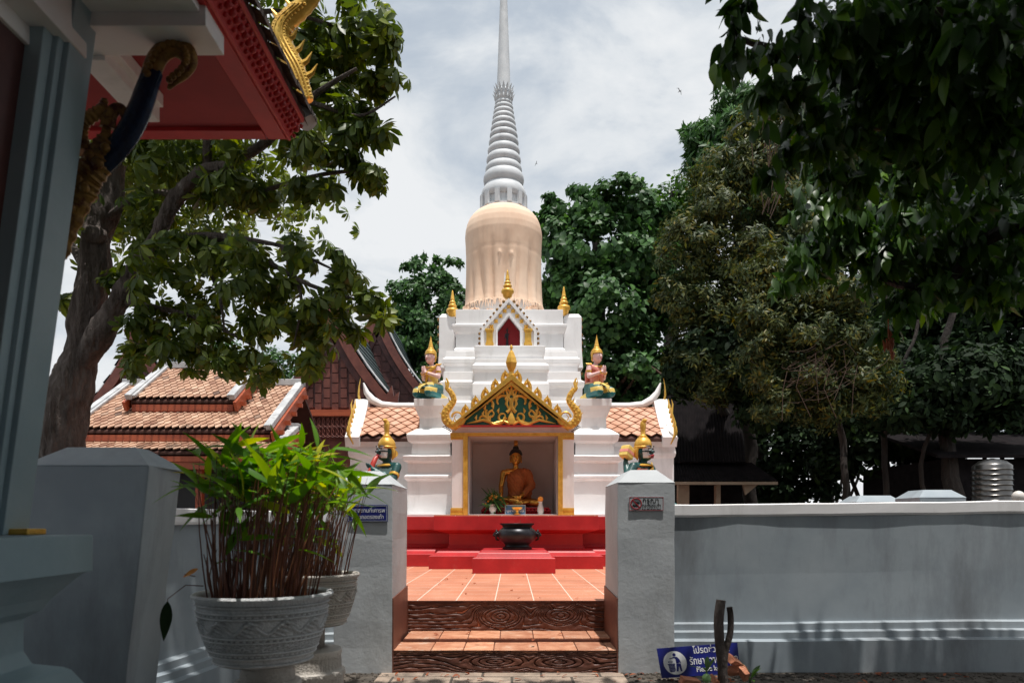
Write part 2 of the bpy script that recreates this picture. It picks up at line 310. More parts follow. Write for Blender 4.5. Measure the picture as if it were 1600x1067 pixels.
def leafmesh(name, chunks, mats, parent=None, loc=None, smooth=True):
    me = bpy.data.meshes.new(name); o = link(name, me, parent, loc); og = np.array(ORG[o.name])
    V = []; L = []; Z = []; MI = []; b = 0
    for i, (v, l, s, mi) in enumerate(chunks): V.append(v); L.append(l+b); Z.append(s); MI.append(np.full(len(s), mi)); b += len(v)
    V = np.concatenate(V) - og; L = np.concatenate(L); Z = np.concatenate(Z); MI = np.concatenate(MI)
    me.vertices.add(len(V)); me.vertices.foreach_set('co', V.reshape(-1).astype(np.float32))
    me.loops.add(len(L)); me.loops.foreach_set('vertex_index', L.astype(np.int32))
    me.polygons.add(len(Z)); st = np.concatenate([[0], np.cumsum(Z)[:-1]]); me.polygons.foreach_set('loop_start', st.astype(np.int32))
    me.polygons.foreach_set('material_index', MI.astype(np.int32))
    for m in mats: me.materials.append(m)
    me.update(calc_edges=True)
    if smooth: me.shade_smooth()
    return o
def clumps(blobs, n_sub, n_leaf, sub_r=.28, shell=.55):
    """blobs = [(centre, radii)]; points gathered in sub-clumps that sit towards each blob's skin; returns points and outward normals"""
    pts = []; nr = []; vol = np.array([b[1][0]*b[1][2] for b in blobs]); vol = vol/vol.sum()
    for (c, r), w in zip(blobs, vol):
        c = np.array(c); r = np.array(r); k = max(3, int(n_sub*w)); d = RNG.normal(size=(k,3)); d /= np.linalg.norm(d, axis=1)[:,None]
        cc = c + d*r*(shell + (1.02-shell)*RNG.random((k,1))**.7); m = max(2, int(n_leaf*w/k))
        for q, dd in zip(cc, d):
            s = r.mean()*sub_r*(.6+.8*RNG.random()); e = RNG.normal(size=(m,3)); e /= np.linalg.norm(e, axis=1)[:,None]
            e2 = e*(RNG.random((m,1))**.5); pts.append(q + e2*s*np.array([1.15,1.15,.85])); nr.append(e*.8 + dd)
    return np.concatenate(pts), np.concatenate(nr)
def pblob(px, py, rx, ry, Y, dy=None):
    c = P(px, py, Y); s = Y/F; return ((c.x, c.y, c.z), (rx*s, dy if dy else (rx+ry)*.5*s, ry*s))
def limb(mb, pts, r0, r1, n=10, wob=.04, seed=0, kn=.12, K=7):
    """bent tapering branch with knobbly surface"""
    pts = [Vector(p) for p in pts]; out = []; rr = []
    for i in range(len(pts)-1):
        p0 = pts[max(i-1,0)]; p1 = pts[i]; p2 = pts[i+1]; p3 = pts[min(i+2, len(pts)-1)]
        for k in range(K):
            t = k/K; q = .5*((2*p1)+(-p0+p2)*t+(2*p0-5*p1+4*p2-p3)*t*t+(-p0+3*p1-3*p2+p3)*t**3); out.append(q)
    out.append(pts[-1]); m = len(out)
    for i in range(m):
        t = i/(m-1); r = r0+(r1-r0)*t; s = mnoise.noise(out[i]*2.3+Vector((seed,0,0))); rr.append(r*(1+kn*s*2))
        out[i] = out[i] + Vector((mnoise.noise(out[i]*1.7+Vector((seed,5,0))), mnoise.noise(out[i]*1.7+Vector((seed,9,3))), 0))*wob
    mb.tube(out, rr, n)
    return out
def barky(o, amp):
    bm = bmesh.new(); bm.from_mesh(o.data); bm.normal_update()
    for v in bm.verts:
        q = v.co + ORG[o.name]; h = mnoise.noise(Vector((q.x*16, q.y*16, q.z*3.2))); h2 = mnoise.noise(Vector((q.x*34, q.y*34, q.z*9))); v.co += v.normal*amp*(1.0*(abs(h)*2-.5) + .5*h2)
    bm.to_mesh(o.data); bm.free(); o.data.update()
def sculpt(name, caps, balls, voxel, rule, mats, parent, smooth=4, loc=None):
    """one continuous figure: tapered capsules and ellipsoids fused into a single skin; rule(centre) gives the material index"""
    b = MB()
    for p0, p1, r0, r1 in caps:
        p0 = Vector(p0); p1 = Vector(p1); b.tube([p0, p0.lerp(p1,.5), p1], [r0, (r0+r1)/2, r1], 12); b.ball(p0, r0*1.0, 12, 8); b.ball(p1, r1*1.0, 12, 8)
    for c, r in balls: b.ball(c, r, 16, 12)
    me = bpy.data.meshes.new(name); me.from_pydata(b.v, [], b.f); t = bpy.data.objects.new('tmp', me); COL.objects.link(t)
    bm = bmesh.new(); bm.from_mesh(me); bmesh.ops.remove_doubles(bm, verts=bm.verts, dist=1e-6); bmesh.ops.recalc_face_normals(bm, faces=bm.faces); bm.to_mesh(me); bm.free()
    r = t.modifiers.new('r', 'REMESH'); r.mode = 'VOXEL'; r.voxel_size = voxel
    s = t.modifiers.new('s', 'SMOOTH'); s.iterations = smooth; s.factor = .5
    dg = bpy.context.evaluated_depsgraph_get(); nm = bpy.data.meshes.new_from_object(t.evaluated_get(dg)); bpy.data.objects.remove(t)
    nm.name = name; nm.materials.clear()
    for m in mats: nm.materials.append(m)
    for p in nm.polygons: p.material_index = rule(p.center) if rule else 0
    nm.shade_smooth(); o = link(name, nm, parent, loc); return o
def text(s, size, origin, mats, name, parent, right=(1,0,0), up=(0,0,1), depth=.0015, align='LEFT', width=None, bold=0.0):
    cu = bpy.data.curves.new(name, 'FONT'); cu.body = s; cu.size = size; cu.extrude = depth; cu.align_x = align; cu.offset = bold
    t = bpy.data.objects.new('tmp', cu); COL.objects.link(t); dg = bpy.context.evaluated_depsgraph_get()
    me = bpy.data.meshes.new_from_object(t.evaluated_get(dg)); bpy.data.objects.remove(t); bpy.data.curves.remove(cu)
    R = Vector(right).normalized(); U = Vector(up).normalized(); Nn = R.cross(U); og = Vector(origin)
    xs = [v.co.x for v in me.vertices] or [0, 1]; k = width/(max(xs)-min(xs)) if width else 1
    o = link(name, me, parent); me.materials.clear(); me.materials.append(mats); q = og - ORG[o.name]
    for v in me.vertices: v.co = q + R*(v.co.x*k) + U*v.co.y + Nn*v.co.z
    return o
# ------------------------------------------------------------------ ground and floor
g = MB(); g.add([(-900,-900,0),(900,-900,0),(900,900,0),(-900,900,0)], [(0,1,2,3)]); tag(g.build('ground', M['dirt'], fix=False), kind='structure')
g = MB(); g.add([(-.95,2.0,.004),(.80,2.0,.004),(.80,5.19,.004),(-.95,5.19,.004)], [(0,1,2,3)]); tag(g.build('paved_path', M['paving'], fix=False), kind='structure')
g = MB(); g.box(-2.9, 3.0, 5.90, 18, .01, .448); tag(g.build('terrace_floor', M['floor']), kind='structure')
lv_, lf_ = leafshape(1,.42,5,.45,.3,.3); n_ = 90; fx = RNG.uniform(-1.5, 3.2, n_); fy = 5.12-np.abs(RNG.normal(0,.28,n_)); fp = np.stack([fx, fy, np.full(n_,.02)], axis=1)
fp = np.concatenate([fp, np.stack([RNG.uniform(-.8,.75,14), RNG.uniform(5.95,8.5,14), np.full(14,.458)], axis=1), np.stack([RNG.uniform(-.8,.72,5), RNG.uniform(5.22,5.8,5), np.full(5,.214)], axis=1)])
v_, l_, s_ = scatter(lv_, lf_, fp, rotmats(len(fp), np.tile([0,0,1.0],(len(fp),1)), .25), .05*(.6+.7*RNG.random(len(fp)))); tag(leafmesh('fallen_leaves', [(v_,l_,s_,0)], [M['deadleaf']]), kind='stuff')
g = MB(); rr = random.Random(3)
for i in range(900):   # loose gravel along the foot of the walls
    x = rr.uniform(-1.6, 3.6); 
    if -.86 < x < .78: continue
    y = 5.16 - abs(rr.gauss(0, .16)) ; s = rr.uniform(.004, .016); g.ball((x, y, s*.3), (s, s*rr.uniform(.6,1), s*.6), 6, 4)
tag(g.build('gravel', M['dirt'], smooth=True), kind='stuff')
# ------------------------------------------------------------------ gate posts, walls, steps
def lumpy(o, amp=.004, sc=3.0, cuts=0):
    bm = bmesh.new(); bm.from_mesh(o.data)
    if cuts: bmesh.ops.subdivide_edges(bm, edges=[e for e in bm.edges if e.calc_length() > .12], cuts=cuts, use_grid_fill=True)
    for v in bm.verts:
        q = v.co + ORG[o.name]; v.co += Vector((mnoise.noise(q*sc), mnoise.noise(q*sc+Vector((7,0,0))), mnoise.noise(q*sc+Vector((0,9,0)))))*amp
    bm.to_mesh(o.data); bm.free(); o.data.update()
def post(name, label, cat, x0, x1, y0, y1, h, cap, inset, m, group=None, base=0.0):
    t = thing(name, label, cat, ((x0+x1)/2, (y0+y1)/2, base), group)
    b = MB(); b.stack(x0, x1, y0, y1, [(base-.02,0),(h,0)]); o = b.build('shaft', m, t, bevel=.006); lumpy(o, .006, 3.5, 6)
    b = MB(); b.stack(x0, x1, y0, y1, [(h,.004),(h+cap,-inset)]); b.build('cap', m, t, bevel=.004); return t
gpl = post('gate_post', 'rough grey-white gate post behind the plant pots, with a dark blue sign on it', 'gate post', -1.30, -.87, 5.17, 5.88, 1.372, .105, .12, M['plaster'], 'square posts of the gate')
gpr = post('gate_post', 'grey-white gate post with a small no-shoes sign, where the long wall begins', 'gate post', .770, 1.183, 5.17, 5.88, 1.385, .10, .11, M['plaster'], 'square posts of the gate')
for t, xx, s in ((gpl, -.87, 1), (gpr, .770, -1)):
    b = MB(); b.prismx([(5.168,.0),(5.883,.0),(5.883,.575),(5.168,.545)], xx, xx + s*.008, ); b.build('painted_dado', M['brown'], t)
# big corner post at the left, slightly spreading towards its head
t = thing('corner_post', 'large pale grey-blue corner post with a flattened pyramid top, beside the potted canes', 'post', (-2.05, 3.6, 0))
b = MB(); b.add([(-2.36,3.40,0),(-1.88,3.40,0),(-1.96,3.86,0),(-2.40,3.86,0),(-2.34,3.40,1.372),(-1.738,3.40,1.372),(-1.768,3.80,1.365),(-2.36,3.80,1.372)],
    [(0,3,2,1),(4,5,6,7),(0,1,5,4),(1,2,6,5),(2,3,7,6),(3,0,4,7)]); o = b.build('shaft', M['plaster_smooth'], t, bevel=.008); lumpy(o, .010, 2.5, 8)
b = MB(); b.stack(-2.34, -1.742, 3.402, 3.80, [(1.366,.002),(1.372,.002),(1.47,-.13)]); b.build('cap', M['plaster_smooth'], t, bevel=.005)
# long wall to the right
t = thing('boundary_wall', 'long grey plaster wall with a white coping and three ledges near its foot', 'wall', (2.6, 5.4, 0))
def wallrun(t, pts, m, mc, prof, top):
    """pts: [(x, y, z lift)]; prof: (outset towards the viewer, z)"""
    def sheet(pr, name, mm, cl=True, am=.006):
        b = MB(); n = len(pr); vs = []
        for i, (x, y, dz) in enumerate(pts):
            a = Vector(pts[max(i-1,0)][:2]+(0,)); c = Vector(pts[min(i+1,len(pts)-1)][:2]+(0,)); d = (c-a).normalized(); nn = Vector((d.y, -d.x, 0))
            for o_, z in pr: vs.append((x+nn.x*o_, y+nn.y*o_, z + dz*min(1, z/1.2*1.6)*(.6 if z > 1 else 1)))
        fs = [(i*n+k, (i+1)*n+k, (i+1)*n+(k+1)%n, i*n+(k+1)%n) for i in range(len(pts)-1) for k in range(n)]
        fs += [tuple(range(n)), tuple(reversed(range((len(pts)-1)*n, len(pts)*n)))]
        b.add(vs, fs); o = b.build(name, mm, t, smooth=False); return o
    o = sheet(prof, 'wall_body', m); lumpy(o, .008, 2.0, 0)
    lumpy(sheet(top, 'coping', mc), .007, 2.6, 0)
prof = [(.005,0),(.005,.225),(-.045,.238),(-.047,.283),(-.085,.293),(-.087,.338),(-.125,.348),(-.127,.70),(-.125,1.135),(-.33,1.135),(-.33,0)]
top = [(-.118,1.133),(-.108,1.150),(-.110,1.222),(-.14,1.230),(-.33,1.228),(-.36,1.15),(-.345,1.133)]
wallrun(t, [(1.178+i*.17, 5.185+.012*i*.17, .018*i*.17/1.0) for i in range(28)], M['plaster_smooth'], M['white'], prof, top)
# short wall at the left between the corner post and the gate post
t = thing('garden_wall', 'shaded plaster wall with a white coping behind the potted canes', 'wall', (-1.8, 5.0, 0))
prof = [(.005,0),(.005,.16),(-.03,.172),(-.032,.215),(-.065,.226),(-.067,.27),(-.105,.285),(-.107,1.085),(-.30,1.085),(-.30,0)]
top = [(-.075,1.083),(-.070,1.10),(-.072,1.178),(-.12,1.185),(-.30,1.184),(-.33,1.10),(-.32,1.083)]
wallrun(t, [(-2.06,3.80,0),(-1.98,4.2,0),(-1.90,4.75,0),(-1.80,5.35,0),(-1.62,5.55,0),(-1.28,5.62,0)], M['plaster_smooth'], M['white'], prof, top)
# two post heads showing over the wall, further back
for k, (pa, pb, pt, Y) in enumerate(((1338,1410,775,10.2),(1437,1510,766.5,8.4))):
    lab = ('lower of two pyramid-topped post heads showing just over the long wall', 'higher pyramid-topped post head over the long wall, nearer the metal tank')[k]
    z = ZZ(pt, Y+.25); post('wall_post', lab, 'post', XX(pa,Y), XX(pb,Y), Y, Y+.55, z-.09, .095, .11, M['plaster_smooth'], 'post heads beyond the wall')
# steps: concrete cast and painted like carved timber
def carve(x, z, knots, H):
    ph = z/H*7 + 1.3*mnoise.noise(Vector((x*1.6, z*5, 1.7))) + .5*mnoise.noise(Vector((x*6, z*14, 4.1))); w = 0
    for kx, kz, rx, rz in knots:
        dx = (x-kx)/rx; dz = (z-kz)/rz; r = sqrt(dx*dx+dz*dz); f = math.exp(-max(0, r-.75)**2*3.2)
        if f > w: w = f; pk = r*4.2 + .6*mnoise.noise(Vector((x*9, z*9, 8)))
    for kx, kz, rx, rz in knots:   # grain bends round the knot
        dx = (x-kx)/(rx*1.9); dz = (z-kz)/H; ph += 1.6*math.copysign(1, dz)*math.exp(-dx*dx*1.4)*math.exp(-abs(dz)*3)
    if w > .02: ph = ph*(1-w) + pk*w
    s = abs((ph % 1) - .5)*2      # 0 at groove
    return -.022*math.exp(-(1-s)**2/.035) + .006*mnoise.noise(Vector((x*20, z*30, 2)))
def carved(name, x0, x1, y, z0, z1, knots, parent, nx=420, nz=52):
    b = MB(); vs = []; H = z1-z0
    for j in range(nz+1):
        for i in range(nx+1):
            x = x0+(x1-x0)*i/nx; z = z0+H*j/nz; e = min(1, j/3, (nz-j)/3); vs.append((x, y - carve(x, z, knots, H)*e*-1 - 0.0 + (.006 if j in (0, nz) else 0), z))
    fs = [(j*(nx+1)+i, j*(nx+1)+i+1, (j+1)*(nx+1)+i+1, (j+1)*(nx+1)+i) for j in range(nz) for i in range(nx)]
    vs = [(x, 2*y-yy, z) for x, yy, z in vs]
    b.add(vs, fs); o = b.build(name, M['step'], parent, smooth=True, fix=False, sharp=180); return o
t = thing('steps', 'two carved dark brown steps with worn brick treads between the gate posts', 'steps', (-.05, 5.5, 0))
b = MB(); b.box(-.872, .776, 5.20, 5.90, -.02, .150); b.build('core', M['brown'], t)
carved('riser', -.872, .776, 5.175, 0.0, .165, [(-.12,.085,.26,.062),(.34,.080,.24,.066)], t)
carved('riser', -.858, .768, 5.885, .185, .447, [(-.10,.32,.17,.088),(.40,.33,.16,.075)], t)
b = MB(); x = -.868; rr = random.Random(9)
while x < .77:
    w = min(rr.uniform(.22,.34), .772-x); b.box(x+.003, x+w-.003, 5.180, 5.53, .140, .168+rr.uniform(-.002,.002)); x += w
o = b.build('lower_tread', M['brick_top'], t, bevel=.006); lumpy(o, .003, 9, 2)
b = MB(); b.box(-.845, .785, 5.515, 5.89, .15, .19); b.build('tread_bed', M['step'], t, bevel=.004)
b = MB(); x = -.84
while x < .77:
    w = min(rr.uniform(.20,.30), .780-x); b.box(x+.003, x+w-.003, 5.52, 5.884, .188, .2+rr.uniform(-.002,.002)); x += w
o = b.build('upper_tread', M['brick_top'], t, bevel=.005); lumpy(o, .003, 9, 2)
b = MB(); b.box(-.862, .772, 5.888, 5.93, .40, .4475); b.build('nosing', M['step'], t, bevel=.004)

# ------------------------------------------------------------------ the stupa with its niche
st = thing('stupa', 'white stepped stupa with a peach-wrapped dome, tall grey spire and red plinth', 'stupa', (0, 12.5, .448))
RP = [(.448,.06),(.628,.06),(.640,.035),(.672,-.03),(.712,-.07),(.722,-.17),(.775,-.20),(.93,-.20),(.972,-.06),(.985,0),(1.180,0)]
b = MB(); b.stack(-1.09, 1.20, 9.87, 12.6, RP); b.stack(-2.15, 2.35, 10.42, 15, [(z, o-.004) for z, o in RP[:-1]]+[(1.177,-.004)]); o = b.build('plinth', M['red'], st, bevel=.008)
b = MB(); b.box(-1.085, 1.195, 9.875, 10.55, 1.180, 1.194); b.build('plinth_paving', M['floor'], st)
b = MB(); b.stack(-2.1, 2.3, 10.47, 15, [(1.176,0),(1.21,0)]); b.build('footing', M['white'], st)
# niche building
yf = 10.4; xl, xr = XX(706,yf), XX(897,yf); ol, or_ = XX(731,yf), XX(872,yf); zt = ZZ(681,yf); z0 = 1.194; zl = ZZ(667, yf)
b = MB(); b.box(xl, ol, yf, 11.6, z0, zt+.03); b.box(or_, xr, yf, 11.6, z0, zt+.03); b.box(xl, xr, yf+.001, 11.6, zt+.03, zl); b.build('niche_surround', M['white'], st, bevel=.006)
b = MB(); b.box(ol+.001, ol+.012, yf+.05, 11.55, z0, zt+.02); b.box(or_-.012, or_-.001, yf+.05, 11.55, z0, zt+.02); b.box(ol+.012, or_-.012, 11.5, 11.55, z0, zt+.02); b.box(ol+.012, or_-.012, yf+.05, 11.5, zt+.004, zt+.02); b.box(ol+.012, or_-.012, yf, 11.5, z0, z0+.012); b.build('niche_lining', M['inner_wall'], st)
b = MB(); w = .055
b.box(ol-w, ol, yf-.03, yf+.06, z0, zt+w*.7); b.box(or_, or_+w, yf-.03, yf+.06, z0, zt+w*.7); b.box(ol, or_, yf-.028, yf+.06, zt, zt+w*.66)
b.box(ol-w-.012, ol-w+.012, yf-.04, yf, z0, zt+w*.8); b.box(or_+w-.012, or_+w+.012, yf-.04, yf, z0, zt+w*.8); b.box(ol-w, or_+w, yf-.038, yf, zt+w*.6, zt+w*.8)
b.build('niche_frame', M['gold'], st, bevel=.004)
for a, c in ((xl, ol-w-.013), (or_+w+.013, xr)):
    b = MB(); m0, m1 = a-.012, c
    for z1, z2, o in ((z0,z0+.035,.03),(z0+.035,z0+.06,.02),(z0+.06,z0+.095,.026),(z0+.095,z0+.11,.012)): b.box(m0-o*.3, m1, yf-o, yf+.1, z1, z2)
    b.build('pilaster_base', M['gold'], st, bevel=.003)
    b = MB()
    for z1, z2, o in ((zt-.05,zt-.03,.012),(zt-.03,zt+.015,.024),(zt+.015,zt+.045,.03)): b.box(m0-o*.3, m1, yf-o, yf+.1, z1, z2)
    b.build('pilaster_capital', M['gold'], st, bevel=.003)
# pediment
yp = 10.30; zb = ZZ(664.5, yp); xa = XX(799, yp); za = ZZ(584, yp); hl = XX(799,yp)-XX(707,yp)
b = MB(); b.box(xa-hl-.05, xa+hl+.05, yp-.012, 10.9, zl, zb+.002); b.build('red_string', M['red'], st)
b = MB(); b.prism([(xa-hl+.03, zb+.004),(xa+hl-.03, zb+.004),(xa, za-.09)], yp+.06, yp+.10); tymp = b.build('tympanum', M['green'], st)
b = MB(); b.prism([(xa-hl, zb+.004),(xa+hl, zb+.004),(xa, za-.02)], yp+.102, yp+.75); b.build('pediment_roof', M['white'], st)
for s in (-1, 1):
    lo_ = Vector((xa+s*(hl+.02), yp, zb)); hi_ = Vector((xa, yp, za)); d = (hi_-lo_).normalized(); nn = Vector((-d.z*-s*-1, 0, abs(d.x))); nn = Vector((s*d.z, 0, abs(d.x)))
    b = MB()
    for (o0, o1, y0_, y1_, mi) in ((0,-.075,-.03,.12,0),(-.075,-.13,-.005,.10,1)):
        a0 = lo_+nn*o0; a1 = hi_ + Vector((0,0,o0/max(.2,nn.z))); c0 = lo_+nn*o1; c1 = hi_ + Vector((0,0,o1/max(.2,nn.z)))
        c0.z = max(c0.z, zb+.003); 
        vs = [(q.x, yp+yy, q.z) for yy in (y0_, y1_) for q in (a0, a1, c1, c0)]
        b.add(vs, [(0,1,2,3),(7,6,5,4),(0,4,5,1),(1,5,6,2),(2,6,7,3),(3,7,4,0)], mi)
    b.build('rake', [M['gold_bright'], M['gold']], st, bevel=.005)
    for k in range(5):       # curled crest leaves
        q = lo_.lerp(hi_, .19+.165*k); K = .165
        sh_ = [(-.10,-.25),(-.16,.15),(-.12,.45),(.0,.72),(.16,.88),(.22,1.08),(.36,.90),(.50,.74),(.58,.56),(.52,.42),(.40,.36),(.36,.48),(.26,.52),(.20,.38),(.26,.20),(.30,.0)]
        b = MB(); b.prism([(q.x - s*x*K, q.z + .0 + z*K) for x, z in sh_], yp+.0, yp+.05)
        b.ball((q.x-s*.36*K, yp-.002, q.z+.62*K), (.018,.012,.022), 8, 6); b.tube([(q.x-s*x*K, yp-.004, q.z+z*K) for x, z in ((.05,.0),(-.0,.3),(.08,.6),(.22,.8))], .008, 6)
        b.build('crest_leaf', M['gold'], st, bevel=.006)
    # naga flame at the foot of the rake
    c = Vector((XX(799+s*97, yp), yp+.03, ZZ(646, yp))); S = yp/F
    def q(px, py): return Vector((xa + s*px*S, yp+.02, ZZ(py, yp)))
    b = MB()
    cur = [(74,652),(80,661),(92,664),(102,656),(103,644),(96,634),(90,624),(95,612),(101,606),(99,598),(102,590)]
    pts = [q(*p_) for p_ in cur]; fine = []
    for i in range(len(pts)-1):
        for k in range(4):
            u = k/4; p0, p1, p2, p3 = pts[max(i-1,0)], pts[i], pts[i+1], pts[min(i+2,len(pts)-1)]
            fine.append(.5*((2*p1)+(-p0+p2)*u+(2*p0-5*p1+4*p2-p3)*u*u+(-p0+3*p1-3*p2+p3)*u**3))
    fine.append(pts[-1]); n = len(fine); rad = [.038 + .024*sin(min(1,i/n*1.6)*pi) if i < n*.62 else .042*(1-(i/n-.62)/.38)**.8+.003 for i in range(n)]
    b.tube(fine, rad, 10, .7, (0,1,0))
    for i in range(9, 34, 3):   # spines on the outer edge
        p_ = fine[i]; o_ = (p_-q(86,645)).normalized(); b.tube([p_, p_+o_*.05+Vector((0,0,.008)), p_+o_*.085+Vector((0,0,.035))], [.022,.013,.001], 7, .6, (0,1,0))
    sp = [q(84+9*cos(a)*(1-a/14), 652-9*sin(a)*(1-a/14)) + Vector((0,-.035,0)) for a in [x*.5 for x in range(16)]]; b.tube(sp, [.017-.0008*i for i in range(16)], 7, .8, (0,1,0))
    for i in range(4, n-6, 2):   # scales along the body
        for dx in (-.4, .4): p_ = fine[i]; d_ = (fine[i+1]-fine[i-1]).normalized(); w_ = Vector((0,1,0)).cross(d_); b.ball(p_+w_*dx*rad[i]+Vector((0,-rad[i]*.55,0)), (rad[i]*.34,rad[i]*.25,rad[i]*.34), 7, 5)
    for i in range(8, n-8, 4):
        p_ = fine[i]; o_ = (q(88,648)-p_).normalized(); b.tube([p_, p_+o_*.045, p_+o_*.06+Vector((0,0,.04))], [.020,.012,.001], 7, .6, (0,1,0))
    b.build('naga_flame', M['gold'], st, smooth=True)
    for k in range(5): b = MB(); p_ = q(97-k*2.2+6, 665+k*2.0); b.tube([p_, p_+Vector((s*.05,-.01,-.02))], [.010,.002], 5); b.build('dark_spike', M['tile_under'], st)
# apex finial
b = MB(); cx = xa; S = yp/F; b.lathe((cx, yp+.05, 0), [(r*S, ZZ(y, yp)) for r, y in ((5,590),(7,585),(5,582),(4,580),(8,572),(10,566),(8,558),(4.5,550),(2,546),(1.6,544),(3,542.5),(2.5,540),(.3,537))], 6, ang=pi/6); b.build('apex_finial', M['gold'], st, bevel=.003)
# vine relief
b = MB(); yv = yp+.055; S = yp/F
def V(px, py): return Vector((xa+px*S, yv, ZZ(py, yp)))
def curl(c, r0, a0, a1, r1, w0, w1, n=16):
    pts = []; rad = []
    for i in range(n): u = i/(n-1); a = a0+(a1-a0)*u; r = r0+(r1-r0)*u; pts.append(V(c[0]+r*cos(a), c[1]-r*sin(a))); rad.append((w0+(w1-w0)*u)*S)
    b.tube(pts, rad, 7, .8, (0,1,0))
for s in (-1, 1):
    sg = lambda a: a if s > 0 else pi-a
    curl((s*15,628), 17, sg(pi*1.35), sg(pi*-.15), 6, 3.0, 1.4); curl((s*9,612), 8, sg(pi*1.5), sg(-.2*pi), 3, 2.2, 1.0)
    curl((s*26,648), 17, sg(pi*1.05), sg(pi*2.4), 9, 3.0, 1.6); curl((s*32,644), 9, sg(pi*2.2), sg(pi*.6), 2.5, 2.4, 1.0)
    curl((s*13,650), 8, sg(-.4*pi), sg(1.1*pi), 3, 2.2, 1.0); curl((s*46,655), 9, sg(pi*1.1), sg(-.1*pi), 3, 2.6, 1.2)
    curl((s*35,629), 7, sg(pi*1.3), sg(-.2*pi), 2, 2.2, .9)
    b.tube([V(s*2,662), V(s*12,657), V(s*28,661), V(s*44,655), V(s*56,658), V(s*70,661)], [2.6*S,2.8*S,2.4*S,2.6*S,2.0*S,.5*S], 7, .8, (0,1,0))
    b.tube([V(s*3,640), V(s*8,630), V(s*5,618), V(s*9,607), V(s*3,600)], [1*S,2.4*S,2*S,1.6*S,.4*S], 7, .8, (0,1,0))
    for px, py in ((22,621),(20,641),(33,652),(44,645),(55,652),(8,622),(28,634),(41,637)): b.tube([V(s*px,py+4), V(s*px+s*1,py), V(s*px+s*-1,py-5)], [.6*S,2.2*S,.3*S], 7, .8, (0,1,0))
b.tube([V(0,662), V(0,655), V(0,647), V(0,640)], [6*S,6.5*S,3.5*S,.4*S], 8, .5, (0,1,0)); b.tube([V(0,636), V(0,628), V(0,620)], [.6*S,2.6*S,.4*S], 8, .6, (0,1,0)); b.tube([V(0,616), V(0,609), V(0,601)], [.6*S,2.6*S,.4*S], 8, .6, (0,1,0))
for s_ in (-1,1):
    pass
b.build('vine_relief', M['gold'], tymp, smooth=True)
# angel pedestals (moulded piers either side)
def zz(y): return ZZ(y, 10.9)
PR = [(1.20,.155),(zz(752),.155),(zz(748),.20),(zz(744),.20),(zz(740),.15),(zz(724),.15),(zz(721),.21),(zz(713.5),.22),(zz(711),.10),(zz(693),.09),(zz(690),.15),(zz(684),.165),(zz(680),.17),(zz(671),.06),(zz(668),-.005),(zz(652),-.01),(zz(648),.01),(zz(643),.03),(zz(638),.045),(zz(634),.062),(zz(622.5),.065)]
for cx in (-1.235, 1.262):
    b = MB(); b.stack(cx-.20, cx+.20, 10.95, 12.0, PR); lumpy(b.build('moulded_pier', M['white'], st, bevel=.008), .006, 2.5, 2)
# stepped body: (left px, right px, front Y, back Y, profile in photo rows and outsets)
def tier(name, pl, pr, Y, Yb, prof, m='white'):
    b = MB(); b.stack(XX(pl,Y), XX(pr,Y), Y, Yb, [(ZZ(y,Y), o) for y, o in prof]); o = b.build(name, M[m], st, bevel=.008); lumpy(o, .007, 2.2, 3); return o
tier('lower_body', 690, 910, 11.62, 17.0, [(806,0),(640,0),(636,.03),(629,.03),(626,0),(606,0),(603,.03),(597,.035),(594,-.02),(580,-.03)])
tier('bay', 741, 855, 11.15, 12.0, [(660,.0),(622,0),(618,.03),(600,.03),(597,.0),(582,0),(578,.03),(571,.03),(567,-.01),(560,-.015)])
tier('body_tier', 695, 903, 11.9, 16.8, [(600,0),(572,0),(568,.035),(561,.035),(558,-.005),(548,-.02)])
tier('bay_tier', 744, 849, 11.5, 12.4, [(575,0),(557,0),(554,.015),(549,.03),(541,.035),(540,.0)])
tier('body_tier', 712, 880, 12.2, 16.5, [(560,.03),(546,.03),(543,0),(522,0),(518,.03),(511,.06),(508,.06),(506,0),(483.5,.0)])
tier('corner_block', 686, 711, 12.7, 16.0, [(575,.02),(545,0),(495,0),(489,-.05)]); tier('corner_block', 881, 909, 12.7, 16.0, [(575,.02),(545,0),(495,0),(489,-.05)])
for s, px in ((-1, 685), (1, 909)):     # studs down the outer edge of the corner blocks
    for k in range(9): b = MB(); c = P(px, 500+k*12, 12.75); b.ball(c, (.022,.03,.035), 8, 6); b.build('gilt_stud', M['gold_dark'], st, smooth=True)
# upper niche
Yn = 11.75; S = Yn/F; xc = XX(795, Yn)
def U(px, py, y=0.0): return (xc+px*S, ZZ(py, Yn))
b = MB()
def gable(hw, sh, ap, ihw, ish, iap, y0, y1):
    o = [U(-hw,540),U(-hw,sh),U(0,ap),U(hw,sh),U(hw,540)]; i = [U(-ihw,540),U(-ihw,ish),U(0,iap),U(ihw,ish),U(ihw,540)]
    for k in range(4):
        q = [o[k],o[k+1],i[k+1],i[k]]; vs = [(x,y0,z) for x,z in q]+[(x,y1,z) for x,z in q]; b.add(vs, [(0,1,2,3),(7,6,5,4),(0,4,5,1),(1,5,6,2),(2,6,7,3),(3,7,4,0)])
gable(42,516,469,19,515,491,Yn,Yn+.35); gable(44,515,466.5,39,518,473,Yn-.03,Yn+.02); gable(20.5,514,489,17.5,516,494,Yn-.03,Yn+.05)
hood = b.build('upper_niche', M['white'], st, bevel=.004)
b = MB(); b.prism([U(-18,539.8),U(-18,515.6),U(0,492),U(18,515.6),U(18,539.8)], Yn+.20, Yn+.30); b.build('niche_back', M['maroon'], st)
